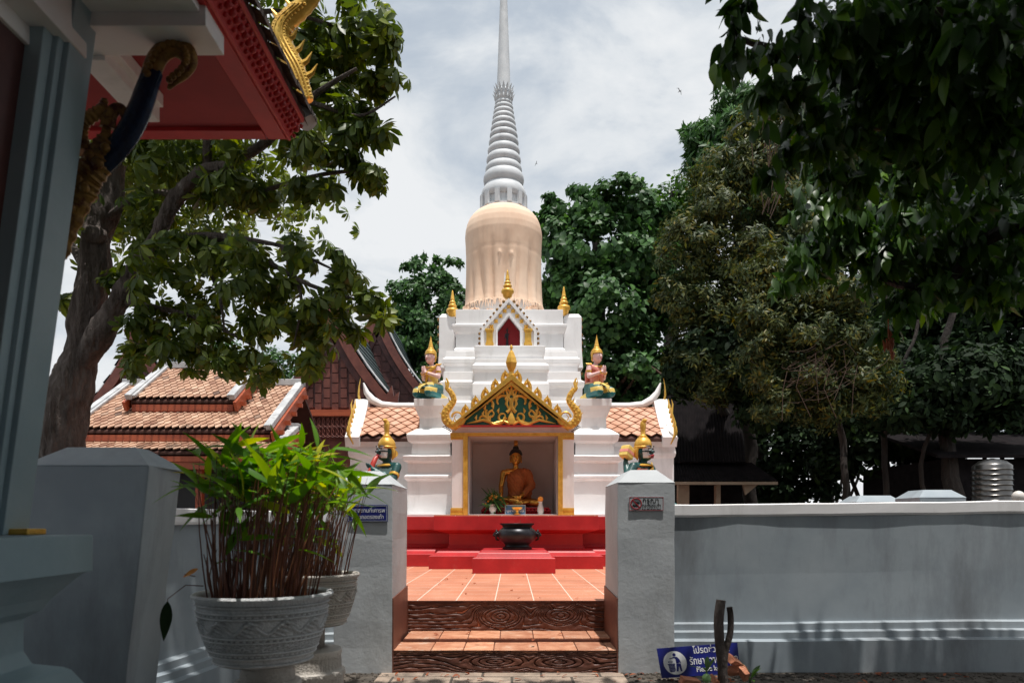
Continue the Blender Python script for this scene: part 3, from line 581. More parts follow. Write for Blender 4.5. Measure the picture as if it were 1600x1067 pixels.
for s in (-1, 1):
    b = MB()
    for y0, y1, hw, d in ((540,537,6.4,.05),(537,534.5,5.6,.04),(534.5,519,5.0,.03),(519,517,5.8,.04),(517,514.5,6.8,.05)):
        (xa0, za0), (xa1, za1) = U(s*30-hw, y0), U(s*30+hw, y1); b.box(xa0, xa1, Yn-d, Yn+.01, za0+.0005, za1)
    b.build('gilt_pilaster', M['gold'], hood, bevel=.002)
for px, py in ((0,479.5),(-6.5,486),(6.5,486),(-13,494),(13,494),(-20,502),(20,502),(-27,510.5),(27,510.5)):
    b = MB(); x, z = U(px, py); r = 2.6*S; b.ball((x,Yn-.01,z), (.5*r,.02,.5*r), 8, 6)
    for dx, dz in ((1,1),(1,-1),(-1,1),(-1,-1)): b.ball((x+dx*r*.62,Yn-.006,z+dz*r*.62), (r*.6,.016,r*.6), 8, 6)
    b.build('gilt_rosette', M['gold'], hood, smooth=True)
for s in (-1, 1):
    for x, z in [U(s*(7+k/7*35), 472+k/7*43) for k in range(8)] + [U(s*44.5, 522+k*7.5) for k in range(3)]:
        b = MB(); x += s*.012; b.ball((x,Yn,z+.006), (.026,.032,.025), 10, 8); b.ball((x,Yn-.028,z+.006), (.011,.012,.011), 8, 6); b.build('gilt_boss', M['gold_dark'], hood, smooth=True)
FIN = [(4.0,0),(4.5,1.5),(6.8,3),(7.6,7),(9.6,9),(10,12),(9,14.5),(6.4,15.5),(5,16.5),(6.6,18),(7,19.5),(5.6,22),(4,22.8),(5,24),(5.2,25.5),(3.6,27.5),(3,28.3),(3.6,29.5),(3,31),(2.4,36),(1.6,40),(1.7,41.5),(1.2,43),(.2,45.5)]
def finial(name, px, py, Y, k=1.0):
    b = MB(); S_ = Y/F; b.lathe((XX(px,Y), Y, ZZ(py,Y)), [(r*S_*k, z*S_*k) for r, z in FIN], 24); return b.build(name, M['gold'], st, smooth=True, sharp=50)
finial('gilt_finial', 793, 467, Yn+.05); finial('gilt_finial', 707, 497, 12.75, .96); finial('gilt_finial', 881, 493, 12.75, 1.0)
# dome, harmika, rings, spire
Yd = 13.7; S = Yd/F; xd = XX(787, Yd); c0 = (xd, Yd, 0)
b = MB(); b.lathe(c0, [(r*S, ZZ(y,Yd)) for r, y in ((52,500),(51,440),(52,385),(50,365),(43,349),(32,338),(30,330))], 48); b.build('dome', M['white'], st, smooth=True)
b = MB(); b.lathe(c0, [(r*S, ZZ(y,Yd)) for r, y in ((36,336),(36,329),(33,328),(31,327),(31,312),(33,311),(34,306))], 32)
for k in range(12):
    a = 2*pi*k/12+.26; x, y = xd+33.5*S*cos(a), Yd+33.5*S*sin(a); d = Vector((cos(a),sin(a),0)); e = Vector((-d.y,d.x,0)); p_ = Vector((x,y,0))
    for za_, zb_, hw, dp in ((330,310,.045,.045),): b.bar(p_+Vector((0,0,ZZ(za_,Yd))), p_+Vector((0,0,ZZ(zb_,Yd))), hw*2, dp*2, up=tuple(d))
b.build('harmika', M['grey_spire'], st, smooth=True)
rings = [(305,35.0,15),(281,31.8,11),(266,28.6,8.5),(251,27,8),(237,25.2,7),(224,23.4,6.4),(213,21.9,5.6),(203,20.3,5.0),(193.5,18.8,4.8),(185,17.4,4.4),(177,16.1,4.0),(169.5,15.0,3.8),(163,13.8,3.4)]
b = MB()
prof_ = []
for y, r, h in rings:
    if y == 305: prof_ += [(r*.93,y+9.5),(r,y+6),(r*1.0,y+1),(r*.97,y-4),(r*.90,y-9),(r*.83,y-12.5)]
    else: prof_ += [(r*.89,y+h*.93),(r*.97,y+h*.65),(r,y+h*.2),(r*.985,y-h*.25),(r*.93,y-h*.6),(r*.86,y-h*.86)]
b.lathe(c0, [(r*S, ZZ(y,Yd)) for r, y in prof_], 40); b.build('ringed_cone', M['grey_spire'], st, smooth=True, sharp=55)
b = MB(); b.lathe(c0, [(r*S, ZZ(y,Yd)) for r, y in ((11,162),(13.5,159),(14,155),(12,151),(11.5,147),(13,145),(11,142))], 24)
for row, (yy, rr_, hh) in enumerate(((157,13.4,10),(148,12.0,12))):
    for k in range(14):
        a = 2*pi*(k+.5*row)/14; d = Vector((cos(a),sin(a),0)); p_ = Vector((xd,Yd,ZZ(yy,Yd)))+d*rr_*S; b.tube([p_, p_+d*.012+Vector((0,0,hh*.5*S)), p_+d*.055+Vector((0,0,hh*S))], [.030,.028,.002], 6, .45, tuple(d))
b.build('lotus_collar', M['grey_spire'], st, smooth=True)
b = MB(); b.lathe(c0, [(r*S, ZZ(y,Yd)) for r, y in ((10.6,146),(10.0,120),(7.8,60),(5.6,0),(3.4,-60),(2.0,-100),(3.2,-103),(3.2,-108),(1.6,-112),(.3,-140))], 24); b.build('spire', M['grey_spire'], st, smooth=True)
# the cloth
def clothfn(r, a, z, i):
    t = max(0, min(1, (6.45-z)/1.75)); k = 0
    for ca, w, am, s0 in ((-1.48,.11,.11,.0),(-1.84,.07,.085,.04),(-1.18,.055,.075,.08),(-2.2,.09,.075,.12),(-.80,.08,.085,.06),(-.52,.08,.04,.3),(-2.55,.07,.045,.2),(.3,.1,.03,.1),(1.2,.1,.03,.1),(2.2,.1,.03,.1)):
        ca2 = ca + .10*sin(z*1.7+ca*3)*t; d = math.atan2(sin(a-ca2), cos(a-ca2)); k -= am*math.exp(-(d/w)**2)*max(0, min(1,(t-s0)/.35))*(.5+.5*t)
    k += .022*mnoise.noise(Vector((cos(a)*2.4, sin(a)*2.4, z*1.1)))*t + .022*mnoise.noise(Vector((cos(a)*4, sin(a)*4, z*.8+4)))*t + .004*mnoise.noise(Vector((cos(a)*12, sin(a)*12, z*3+4)))
    if z < 5.12: f = min(1,(5.12-z)/.14); k += f*(.020*sin(a*46+3*mnoise.noise(Vector((a*2,z*3,0))))+.03*mnoise.noise(Vector((cos(a)*14,sin(a)*14,z*6))))
    for ba, bz in ((-1.66,6.02),(-1.36,6.0)): k += .045*math.exp(-((math.atan2(sin(a-ba),cos(a-ba))/.035)**2 + ((z-bz)/.035)**2))
    k -= .006*math.exp(-((z-6.17-.02*sin(a*3))/.018)**2)
    return r + k
pr = []; key = [(34.5,332),(38,333.2),(44,337),(49.5,342),(54,348),(57.3,356),(59.3,365),(60,374),(59.3,385),(58.6,400),(58.2,420),(58.2,445),(58.8,465),(59.8,476),(61.5,484)]
for i in range(len(key)-1):
    for k in range(7): u = k/7; pr.append(((key[i][0]*(1-u)+key[i+1][0]*u)*S, ZZ(key[i][1]*(1-u)+key[i+1][1]*u, Yd)))
pr += [(62*S, ZZ(484.5,Yd))]
b = MB(); b.lathe(c0, pr, 260, clothfn, cap=False); cl = b.build('wrapping_cloth', M['cloth'], smooth=True, fix=False, sharp=180, loc=(xd, Yd, ZZ(484,Yd)))
tag(cl, 'peach-orange cloth wrapped tightly round the dome and tied at its foot', 'cloth')
# loose gathered end of the cloth hanging over the ledge, child of the cloth
for px, py, r in ((742,487,9),(752,492,8),(765,488,7),(826,484,6),(835,482,5),(728,484,5)):
    b = MB(); c = P(px, py-1, 12.30)
    for k in range(10): a = k*.63; e = c+Vector((cos(a)*r*.011, -.02, sin(a)*r*.005)); b.tube([c+Vector((cos(a)*.02,.0,.03)), c.lerp(e,.6)+Vector((0,-.02,.01)), e], [.02,.03,.012], 7, .5, (0,1,0))
    b.build('tied_end', M['cloth'], cl, smooth=True)
b = MB(); ys = 12.93
for k in range(70):
    a = pi + pi*k/69; r = 61.5*S; x, y = xd+r*cos(a), Yd+r*sin(a); z = ZZ(484,Yd)-.02; b.tube([(x,y,z+.03),(x+random.uniform(-.02,.02),y-.012,z),(x+random.uniform(-.03,.03),y-.02,z-.10-random.random()*.05)], [.012,.016,.004], 6, .5, (cos(a),sin(a),0))
b.build('fringe', M['cloth'], cl, smooth=True)

# ------------------------------------------------------------------ tiled side halls either side of the stupa
def tiles(b, o, ux, uy, nu, nv, tw, th, nrm, mi=0, skip=None):
    """diamond-lapped tiles over the rectangle o + ux*u + uy*v; each tile an island of its own"""
    eu = ux/nu; ev = uy/nv; L = ev.length
    for j in range(nv):
        for i in range(nu + (j % 2)):
            u0 = i - .5*(j % 2); c = o + eu*(u0+.5) + ev*j; hw = .485*tw; r_ = random.random(); z0_ = nrm*(.030+r_*.006); z1_ = nrm*(.018); z2_ = nrm*.004; th_ = nrm*-.016
            l0 = 0 if u0 < 0 else -hw; r0 = 0 if u0+1 > nu else hw; k0 = .04
            if j >= nv-1: top = 1.1
            else: top = 2.0
            lo = [c + ev*k0 + eu*max(l0,-.05) + z0_, c + ev*k0 + eu*min(r0,.05) + z0_, c + eu*r0 + ev*.97 + z1_, c + eu*r0*.5 + ev*top + z2_, c + eu*l0*.5 + ev*top + z2_, c + eu*l0 + ev*.97 + z1_]
            vs = lo + [lo[0]+th_, lo[1]+th_, lo[2]+th_, lo[5]+th_]
            b.add(vs, [(0,1,2,3,4,5),(6,7,1,0),(7,8,2,1),(9,6,0,5)], mi)
def sidehall(s, label):
    t = thing('side_hall', label, 'hall', (s*2.2, 11.8, .448), 'low tiled halls flanking the stupa')
    Y0 = 11.45; x_in = s*1.30; x_out = XX(800+s*253, Y0); ye = 11.32; yr = 12.0; ze = ZZ(683, ye); zr = ZZ(637, yr); lo, hi = min(x_in,x_out), max(x_in,x_out)
    b = MB(); b.stack(lo, hi, Y0, 12.55, [(.448,.03),(.50,.03),(.55,0),(ZZ(716,Y0),0),(ZZ(713,Y0),.02),(ZZ(708,Y0),.03),(ZZ(698,Y0),.015),(ZZ(690,Y0),.045),(ZZ(684,Y0),.06)]); b.build('wall', M['white'], t, bevel=.006)
    xg = XX(800+s*233, yr); a = min(x_in, xg); w = abs(xg-x_in)
    sl = Vector((0, yr-ye, zr-ze)); nr = Vector((0, -sl.z, sl.y)).normalized()
    b = MB()
    for sg in (1, -1):
        y_e = ye if sg > 0 else 2*yr-ye
        vs = [(a,y_e,ze-.02),(a+w,y_e,ze-.02),(a+w,yr,zr-.02),(a,yr,zr-.02)]; b.add(vs + [(x,y,z-.05) for x,y,z in vs], [(0,1,2,3),(7,6,5,4),(0,4,5,1),(1,5,6,2),(2,6,7,3),(3,7,4,0)])
    rf = b.build('roof', M['tile_under'], t)
    b = MB(); tiles(b, Vector((a, ye-.02, ze)), Vector((w,0,0)), sl*1.0, 6, 9, 1.0, 1.25, nr)
    tiles(b, Vector((a, 2*yr-ye+.02, ze)), Vector((w,0,0)), Vector((0,-sl.y,sl.z)), 6, 9, 1.0, 1.25, Vector((0,-nr.y,nr.z)))
    b.build('roof_tiles', M['tile_new'], rf, fix=False)
    b = MB(); cx = xg
    b.tube([(x_in, yr, zr+.03),(xg-s*.55, yr, zr+.03),(xg-s*.32, yr, zr+.05),(xg-s*.16, yr, zr+.13),(xg-s*.06, yr, zr+.26),(xg-s*.01, yr, zr+.42)], [.055,.055,.06,.07,.05,.012], 10); b.build('ridge', M['white'], t, smooth=True)
    b = MB()
    for sg in (1,):
        n = 8; prev = None; vs = []
        for i in range(n+1):
            u = i/n; sag = .05*sin(pi*u); y = ye-.06+(yr-ye+.06)*u; z = ze-.06+(zr-ze+.10)*u - sag*.6+ (.05*(u**4)); vs.append((y,z))
        poly = [(y-.02, z+.055) for y, z in vs] + [(y+.03, z-.10) for y, z in reversed(vs)]
        x0, x1 = (xg-.13, xg+.10); b.prismx(poly, min(x0,x1), max(x0,x1))
        poly = [(2*yr-y, z) for y, z in poly]; b.prismx(poly, min(x0,x1), max(x0,x1))
    b.build('gable_band', M['white'], t, bevel=.006)
    b = MB(); b.prismx([(ye+.05, ze-.06),(2*yr-ye-.05, ze-.06),(yr, zr)], xg+s*.02, xg+s*.06); b.build('gable_end', M['white'], t)
    for k in range(7):
        u = .06+.125*k; y = ye-.06+(yr-ye+.06)*u; z = ze-.02+(zr-ze+.10)*u; X = xg+s*.085
        b = MB(); b.tube([(X,y,z),(X+s*.01,y-.02,z+.07),(X+s*.012,y-.005,z+.13),(X+s*.008,y+.02,z+.18)], [.030,.026,.016,.003], 8, .6, (1,0,0)); b.build('crest_leaf', M['gold_bright'], t, smooth=True)
    b = MB(); X = XX(800+s*250, ye); b.tube([(X-s*.03,ye-.03,ZZ(694,ye)),(X+s*.03,ye-.08,ZZ(680,ye)),(X+s*.025,ye-.08,ZZ(662,ye)),(X-s*.01,ye-.03,ZZ(646,ye)),(X+s*.005,ye-.03,ZZ(632,ye)),(X-s*.01,ye-.01,ZZ(624,ye))], [.02,.035,.032,.026,.018,.002], 8, .7, (1,0,0)); b.build('naga_flame', M['gold_bright'], t, smooth=True)
    X = xg+s*.05; b = MB(); b.tube([(X,yr,zr+.1),(X+s*.02,yr,zr+.22),(X+s*.012,yr,zr+.36),(X-s*.01,yr,zr+.50)], [.035,.028,.018,.002], 8, .7, (1,0,0)); b.build('ridge_horn', M['gold_bright'], t, smooth=True)
    return t
sidehall(-1, 'low white hall with an orange tiled roof on the side of the timber houses'); sidehall(1, 'low white hall with an orange tiled roof beside the dark shed and big trees')
# ------------------------------------------------------------------ temple building at the left edge
tb = thing('temple_building', 'shaded corner of a white and red temple building with carved eaves', 'building', (-2.2, 2.0, 0))
lean = lambda z: -1.70+(z-1.06)*.136
def plan(o): return [(-1.474+o, 2.5+o*.4), (-1.18+o, -4), (-4, -4), (-4, 2.5+o*.4)]
def loft(b, prof, mi=None):
    vs = []; n = 4
    for z, o in prof: vs += [(x, y, z) for x, y in plan(o)]
    fs = [(i*4+k, i*4+(k+1)%4, (i+1)*4+(k+1)%4, (i+1)*4+k) for i in range(len(prof)-1) for k in range(4)]; q = (len(prof)-1)*4
    b.add(vs, fs + [(3,2,1,0),(q,q+1,q+2,q+3)], mi)
b = MB(); loft(b, [(0,.02),(.40,.02),(.41,-.01),(.535,-.02),(.59,-.06),(.60,-.08),(.615,-.165),(.66,-.19),(.77,-.19),(.80,-.14),(.84,-.11),(.86,-.09),(.90,-.05),(.925,-.02),(.927,0),(1.055,0)]); o = b.build('moulded_base', M['dado_blue'], tb, bevel=.006); lumpy(o, .004, 5, 5)
def leanbox(b, o0, o1, y0, y1, z0, z1, mi=None):
    v = [(lean(z)+o, y, z) for z in (z0, z1) for y, o in ((y0,o0),(y0,o1),(y1,o1),(y1,o0))]
    b.add(v, [(0,3,2,1),(4,5,6,7),(0,1,5,4),(1,2,6,5),(2,3,7,6),(3,0,4,7)], mi)
b = MB(); leanbox(b, -.35, 0, 2.375, 2.5, 1.056, 2.9); leanbox(b, -.35, -.018, 2.345, 2.375, 1.056, 2.9); leanbox(b, -.35, -.035, 2.30, 2.345, 1.056, 2.9); b.build('column', M['dado_blue'], tb, bevel=.004)
b = MB(); leanbox(b, -.20, -.09, -4, 2.30, 1.056, 2.9); b.build('wall_panel', M['wood_dark'], tb)
b = MB(); b.box(-1.64,-1.47,1.2,2.46,2.70,2.9); b.box(-1.68,-1.56,1.2,2.44,2.64,2.70); b.box(-4,-1.06,2.46,2.62,2.815,2.90); b.box(-4,-1.08,2.40,2.46,2.86,2.90); b.box(-1.60,-1.50,2.62,3.03,2.80,2.90); b.box(-1.57,-1.47,2.62,3.00,2.845,2.90); b.build('eave_beams', M['white'], tb, bevel=.004)
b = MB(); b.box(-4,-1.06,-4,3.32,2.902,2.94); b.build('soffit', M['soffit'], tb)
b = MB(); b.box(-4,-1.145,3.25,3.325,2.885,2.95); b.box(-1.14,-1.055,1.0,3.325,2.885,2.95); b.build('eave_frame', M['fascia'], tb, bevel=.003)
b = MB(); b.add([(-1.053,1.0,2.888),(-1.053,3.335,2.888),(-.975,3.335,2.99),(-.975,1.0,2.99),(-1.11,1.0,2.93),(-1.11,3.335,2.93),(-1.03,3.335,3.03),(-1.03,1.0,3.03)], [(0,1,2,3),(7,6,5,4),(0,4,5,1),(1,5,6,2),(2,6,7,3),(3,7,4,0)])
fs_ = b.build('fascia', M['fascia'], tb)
b = MB()
for k in range(58):    # carved beading on the fascia
    y = 1.05+k*.040; 
    for u, r in ((.30,.010),(.52,.016),(.74,.010)): b.ball((-1.053+.078*u+.002, y+(.02 if r<.012 else 0), 2.888+.102*u-.002), (r,r*.9,r), 8, 6)
b.tube([(-1.045,1.0,2.894),(-1.045,3.335,2.894)], .009, 8); b.tube([(-.985,1.0,2.98),(-.985,3.335,2.98)], .011, 8)
b.build('carved_beading', M['fascia'], fs_, smooth=True)
b = MB(); b.add([(-.975,-4,3.02),(-.975,3.40,3.02),(-4,3.40,4.7),(-4,-4,4.7),(-.975,-4,2.99),(-.975,3.40,2.99),(-4,3.40,4.67),(-4,-4,4.67)], [(0,1,2,3),(7,6,5,4),(0,4,5,1),(1,5,6,2),(2,6,7,3),(3,7,4,0)]); rf = b.build('roof', M['tile_under'], tb)
b = MB()
for j in range(12):
    for k in range(24):
        y = .95+k*.105+(.05 if j%2 else 0); u = j*.09; x = -.955-u*.87; z = 3.025+u*.476; w = .048; h = random.uniform(-.006,.006)
        b.add([(x+.02,y-w,z+h),(x+.02,y+w,z+h),(x-.12,y+w,z+.075),(x-.12,y-w,z+.075),(x+.02,y-w,z-.024+h),(x+.02,y+w,z-.024+h)], [(0,1,2,3),(4,5,1,0)])
b.build('roof_tiles', M['eave_tile'], rf, fix=False)
b = MB(); b.tube([(-1.10,3.40,3.13),(-1.02,3.40,3.07),(-.965,3.39,3.00)], [.05,.06,.045], 10); o = b.build('mortar_end', M['trim'], rf, smooth=True)
b = MB(); Y = 3.42
pts = [P(px, py, Y) for px, py in ((500,-45),(492,-12),(470,14),(446,36),(438,58),(448,82),(462,106),(472,130),(480,158))]
fine = []
for i in range(len(pts)-1):
    for k in range(5):
        u = k/5; p0,p1,p2,p3 = pts[max(i-1,0)],pts[i],pts[i+1],pts[min(i+2,len(pts)-1)]
        fine.append(.5*((2*p1)+(-p0+p2)*u+(2*p0-5*p1+4*p2-p3)*u*u+(-p0+3*p1-3*p2+p3)*u**3))
fine.append(pts[-1]); n = len(fine); b.tube(fine, [.030+.018*sin(pi*min(1,i/n*1.1))+.004*(i%2) for i in range(n)], 14, .8, (0,1,0))
for i in range(6, n-3, 4):
    p_ = fine[i]; d = Vector((-1,0,.3)) if i < 16 else Vector((1,0,.6)); b.tube([p_, p_+d*.055, p_+d*.08+Vector((0,0,.03))], [.022,.013,.001], 7, .7, (0,1,0))
for off in (-.018, .0, .018):
    b.tube([q+Vector((off,-.032,0)) for q in fine[10:]], .008, 6)
for i in range(10, n, 1):
    q = fine[i]; 
    for off in (-.028,-.009,.009,.028): b.ball(q+Vector((off,-.030,0)), (.009,.008,.009), 6, 4)
b.build('naga_finial', M['gold_bright'], tb, smooth=True)
# carved eave bracket
br_ = link('eave_bracket', None, tb); Y = 2.56
def crv(pp, k=5, Yv=Y, dy=0):
    pts = [P(px, py, Yv)+Vector((0,dy,0)) for px, py in pp]; f = []
    for i in range(len(pts)-1):
        for j in range(k):
            u = j/k; p0,p1,p2,p3 = pts[max(i-1,0)],pts[i],pts[i+1],pts[min(i+2,len(pts)-1)]
            f.append(.5*((2*p1)+(-p0+p2)*u+(2*p0-5*p1+4*p2-p3)*u*u+(-p0+3*p1-3*p2+p3)*u**3))
    return f+[pts[-1]]
b = MB(); f = crv([(92,402),(98,375),(108,345),(118,318),(124,300)]); b.tube(f, [.028+.030*(i/len(f)) + .006*((i//2)%2) for i in range(len(f))], 12, .6, (0,1,0))
f = crv([(124,300),(134,278),(148,262),(160,240),(172,222)]); b.tube(f, [.062-.020*(i/len(f))+.007*(i%2) for i in range(len(f))], 12, .6, (0,1,0))
for px, py, r in ((160,262,.022),(172,238,.018),(128,288,.025),(147,250,.02),(140,300,.018),(120,330,.014),(108,360,.013)): b.ball(P(px,py,Y)+Vector((0,-.03,0)), (r,.016,r), 10, 8)
b.build('gilded_root', M['gold_dark'], br_, smooth=True)
b = MB(); f = crv([(130,296),(150,268),(178,238),(200,208),(218,172),(230,138),(240,112)]); b.tube(f, [.034+.010*sin(pi*i/len(f)) for i in range(len(f))], 14, .6, (0,1,0)); b.tube([q+Vector((.028,-.01,-.006)) for q in f[4:]], .007, 6); b.tube([q+Vector((-.026,-.012,.006)) for q in f[4:]], .006, 6); b.build('blue_neck', M['blue_glass'], br_, smooth=True)
b = MB(); f = crv([(233,130),(240,104),(252,84),(272,74),(290,82),(296,98),(288,114),(272,128),(263,140)]); n = len(f); b.tube(f, [.036 if i < n*.45 else .036*(1-(i/n-.45)/.55)**.7+.001 for i in range(n)], 14, .6, (0,1,0))
for i in range(2, n-4, 2): q = f[i]; b.ball(q+Vector((0,-.022,0)), (.014,.010,.014), 8, 6)
b.build('curled_head', M['gold_dark'], br_, smooth=True)
b = MB(); f = crv([(128,238),(122,215),(128,192),(146,180),(160,168),(163,155)]); b.tube(f, [.034*(1-i/len(f))**.6+.002+.006*(i%2) for i in range(len(f))], 10, .6, (0,1,0)); f = crv([(150,236),(160,222),(166,205),(164,190),(156,182)]); b.tube(f, [.022*(1-i/len(f))**.5+.002 for i in range(len(f))], 8, .6, (0,1,0))
f = crv([(168,200),(172,182),(182,170),(192,174),(194,186)]); b.tube(f, [.026*(1-i/len(f))**.5+.004 for i in range(len(f))], 8, .6, (0,1,0)); b.build('flame_leaves', M['gold_dark'], br_, smooth=True)
b = MB(); b.add([P(70,420,2.53),P(84,424,2.53),P(128,196,2.53),P(112,190,2.53),P(70,420,2.56),P(84,424,2.56),P(128,196,2.56),P(112,190,2.56)], [(0,1,2,3),(7,6,5,4),(0,4,5,1),(1,5,6,2),(2,6,7,3),(3,7,4,0)]); b.build('backboard', M['wood_red'], br_)
# small wooden block on the ledge
b = MB(); b.box(-1.73,-1.635,2.40,2.50,1.056,1.077); tag(b.build('wooden_block', M['gold'], loc=(-1.68,2.45,1.056), bevel=.006), 'thin yellow-brown wooden block lying on the ledge at the foot of the white column', 'block')

# ------------------------------------------------------------------ incense bowl and its red pedestal
b = MB(); b.stack(XX(738,8.96), XX(868,8.96), 8.96, 9.95, [(.449,0),(.638,0),(.645,-.008),(.655,-.04),(.665,-.045),(.70,-.065),(.71,-.075),(.722,-.105),(.738,-.11)]); tag(b.build('pedestal', M['red'], loc=(0,9.3,.448), bevel=.006), 'low stepped red pedestal carrying the black incense bowl', 'pedestal')
Yb = 9.32; S = Yb/F; cx = XX(808, Yb); zb0 = .739
bo = thing('incense_bowl', 'black iron incense bowl with two lion-head handles on the red pedestal', 'bowl', (cx, Yb, zb0))
b = MB(); b.lathe((cx,Yb,zb0), [(r*S, z*S) for r, z in ((20,0),(23,1),(23.5,3.5),(20,5),(19,7),(21,9),(27,14),(30,20),(30.5,25),(28.5,30),(24,33),(22.5,35),(23.5,37),(27,39.5),(27,41),(25,41),(21,36),(20,30))], 40, cap=False); b.add([(cx+22*S*cos(a*pi/8),Yb+22*S*sin(a*pi/8),zb0+33*S) for a in range(16)], [tuple(range(16))]); b.build('body', M['black_metal'], bo, smooth=True)
for s in (-1, 1):
    b = MB(); q = Vector((cx+s*31*S, Yb, zb0+24*S)); b.ball(q, (.045,.05,.04), 12, 8); b.ball(q+Vector((s*.035,0,-.012)), (.026,.026,.022), 10, 8)
    for dy, dz in ((-.03,.03),(.03,.03),(-.045,0),(.045,0),(0,.042),(-.03,-.025)): b.ball(q+Vector((s*.01,dy,dz)), .017, 8, 6)
    b.ball(q+Vector((s*.04,-.018,.014)), .008, 6, 5); b.tube([q+Vector((s*.02,-.02,-.03)), q+Vector((s*.012,-.01,-.07)), q+Vector((-s*.02,0,-.08))], [.014,.013,.01], 7); b.build('handle', M['black_metal'], bo, smooth=True)
b = MB(); b.lathe((cx,Yb,zb0+33.2*S), [(21.5*S,0),(15*S,.008),(5*S,.012)], 24); b.build('ash', M['dirt'], bo, smooth=True)
b = MB(); b.tube([(cx+.04,Yb,zb0+33*S),(cx+.043,Yb+.01,zb0+46*S)], .003, 5); b.build('incense_stick', M['brown'], bo)

# ------------------------------------------------------------------ statues
def hand(caps, wrist, palm_dir, fing_dir, side, sp=.011, r=.0068, L=.055, curl=None):
    """palm and five fingers: fing_dir points along the fingers, side across the palm towards the thumb"""
    w = Vector(wrist); f = Vector(fing_dir).normalized(); s = Vector(side).normalized(); c = Vector(curl) if curl else Vector(palm_dir)*.0
    for k in range(4):
        o = s*(1.5-k)*sp; a = w+o*.6; m = w+f*.045+o; l = L*(.86,.98,1.0,.82)[(3,2,1,0)[k]] if False else L*(.92,1.0,.95,.78)[k]
        caps.append((a, m, r*1.35, r*1.25)); k1 = m+f*l*.5+c*.25*l; caps.append((m, k1, r*1.1, r)); caps.append((k1, k1+f*l*.45+c*.7*l, r, r*.75))
    caps.append((w+s*.012, w+s*.032+f*.022, r*1.4, r*1.1)); caps.append((w+s*.032+f*.022, w+s*.034+f*.048, r*1.1, r*.8))
def figure_face(b, c, R, fwd, mats_eye=0, mats_lip=1, mats_white=None):
    """painted brows, eyes and lips laid on the head"""
    f = Vector(fwd).normalized(); s = Vector((0,0,1)).cross(f).normalized()
    for sg in (-1, 1):
        e = c + f*R*.93 + s*sg*R*.36 + Vector((0,0,R*.10)); b.tube([e-s*R*.17, e+Vector((0,0,R*.03))+f*R*.03, e+s*R*.17-f*R*.05], [.001,R*.055,.001], 7, mi=mats_eye)
        e2 = e + Vector((0,0,R*.24)) + f*R*.02; b.tube([e2-s*R*.2-Vector((0,0,R*.02)), e2+Vector((0,0,R*.06)), e2+s*R*.2-f*R*.09-Vector((0,0,R*.02))], [.001,R*.03,.001], 6, mi=mats_eye)
    m = c + f*R*.99 - Vector((0,0,R*.50)); b.tube([m-s*R*.2-f*R*.06, m+f*R*.04, m+s*R*.2-f*R*.06], [.001,R*.085,.001], 7, mi=mats_lip)
def crownprof(r, k=1.0): return [(r*1.10,-.012*k),(r*1.16,.0),(r*1.10,.012*k),(r*1.04,.02*k),(r*1.08,.03*k),(r*.98,.045*k),(r*.80,.062*k),(r*.62,.072*k),(r*.66,.08*k),(r*.60,.088*k),(r*.46,.10*k),(r*.50,.107*k),(r*.42,.118*k),(r*.36,.15*k),(r*.22,.20*k),(r*.10,.25*k),(r*.02,.285*k)]
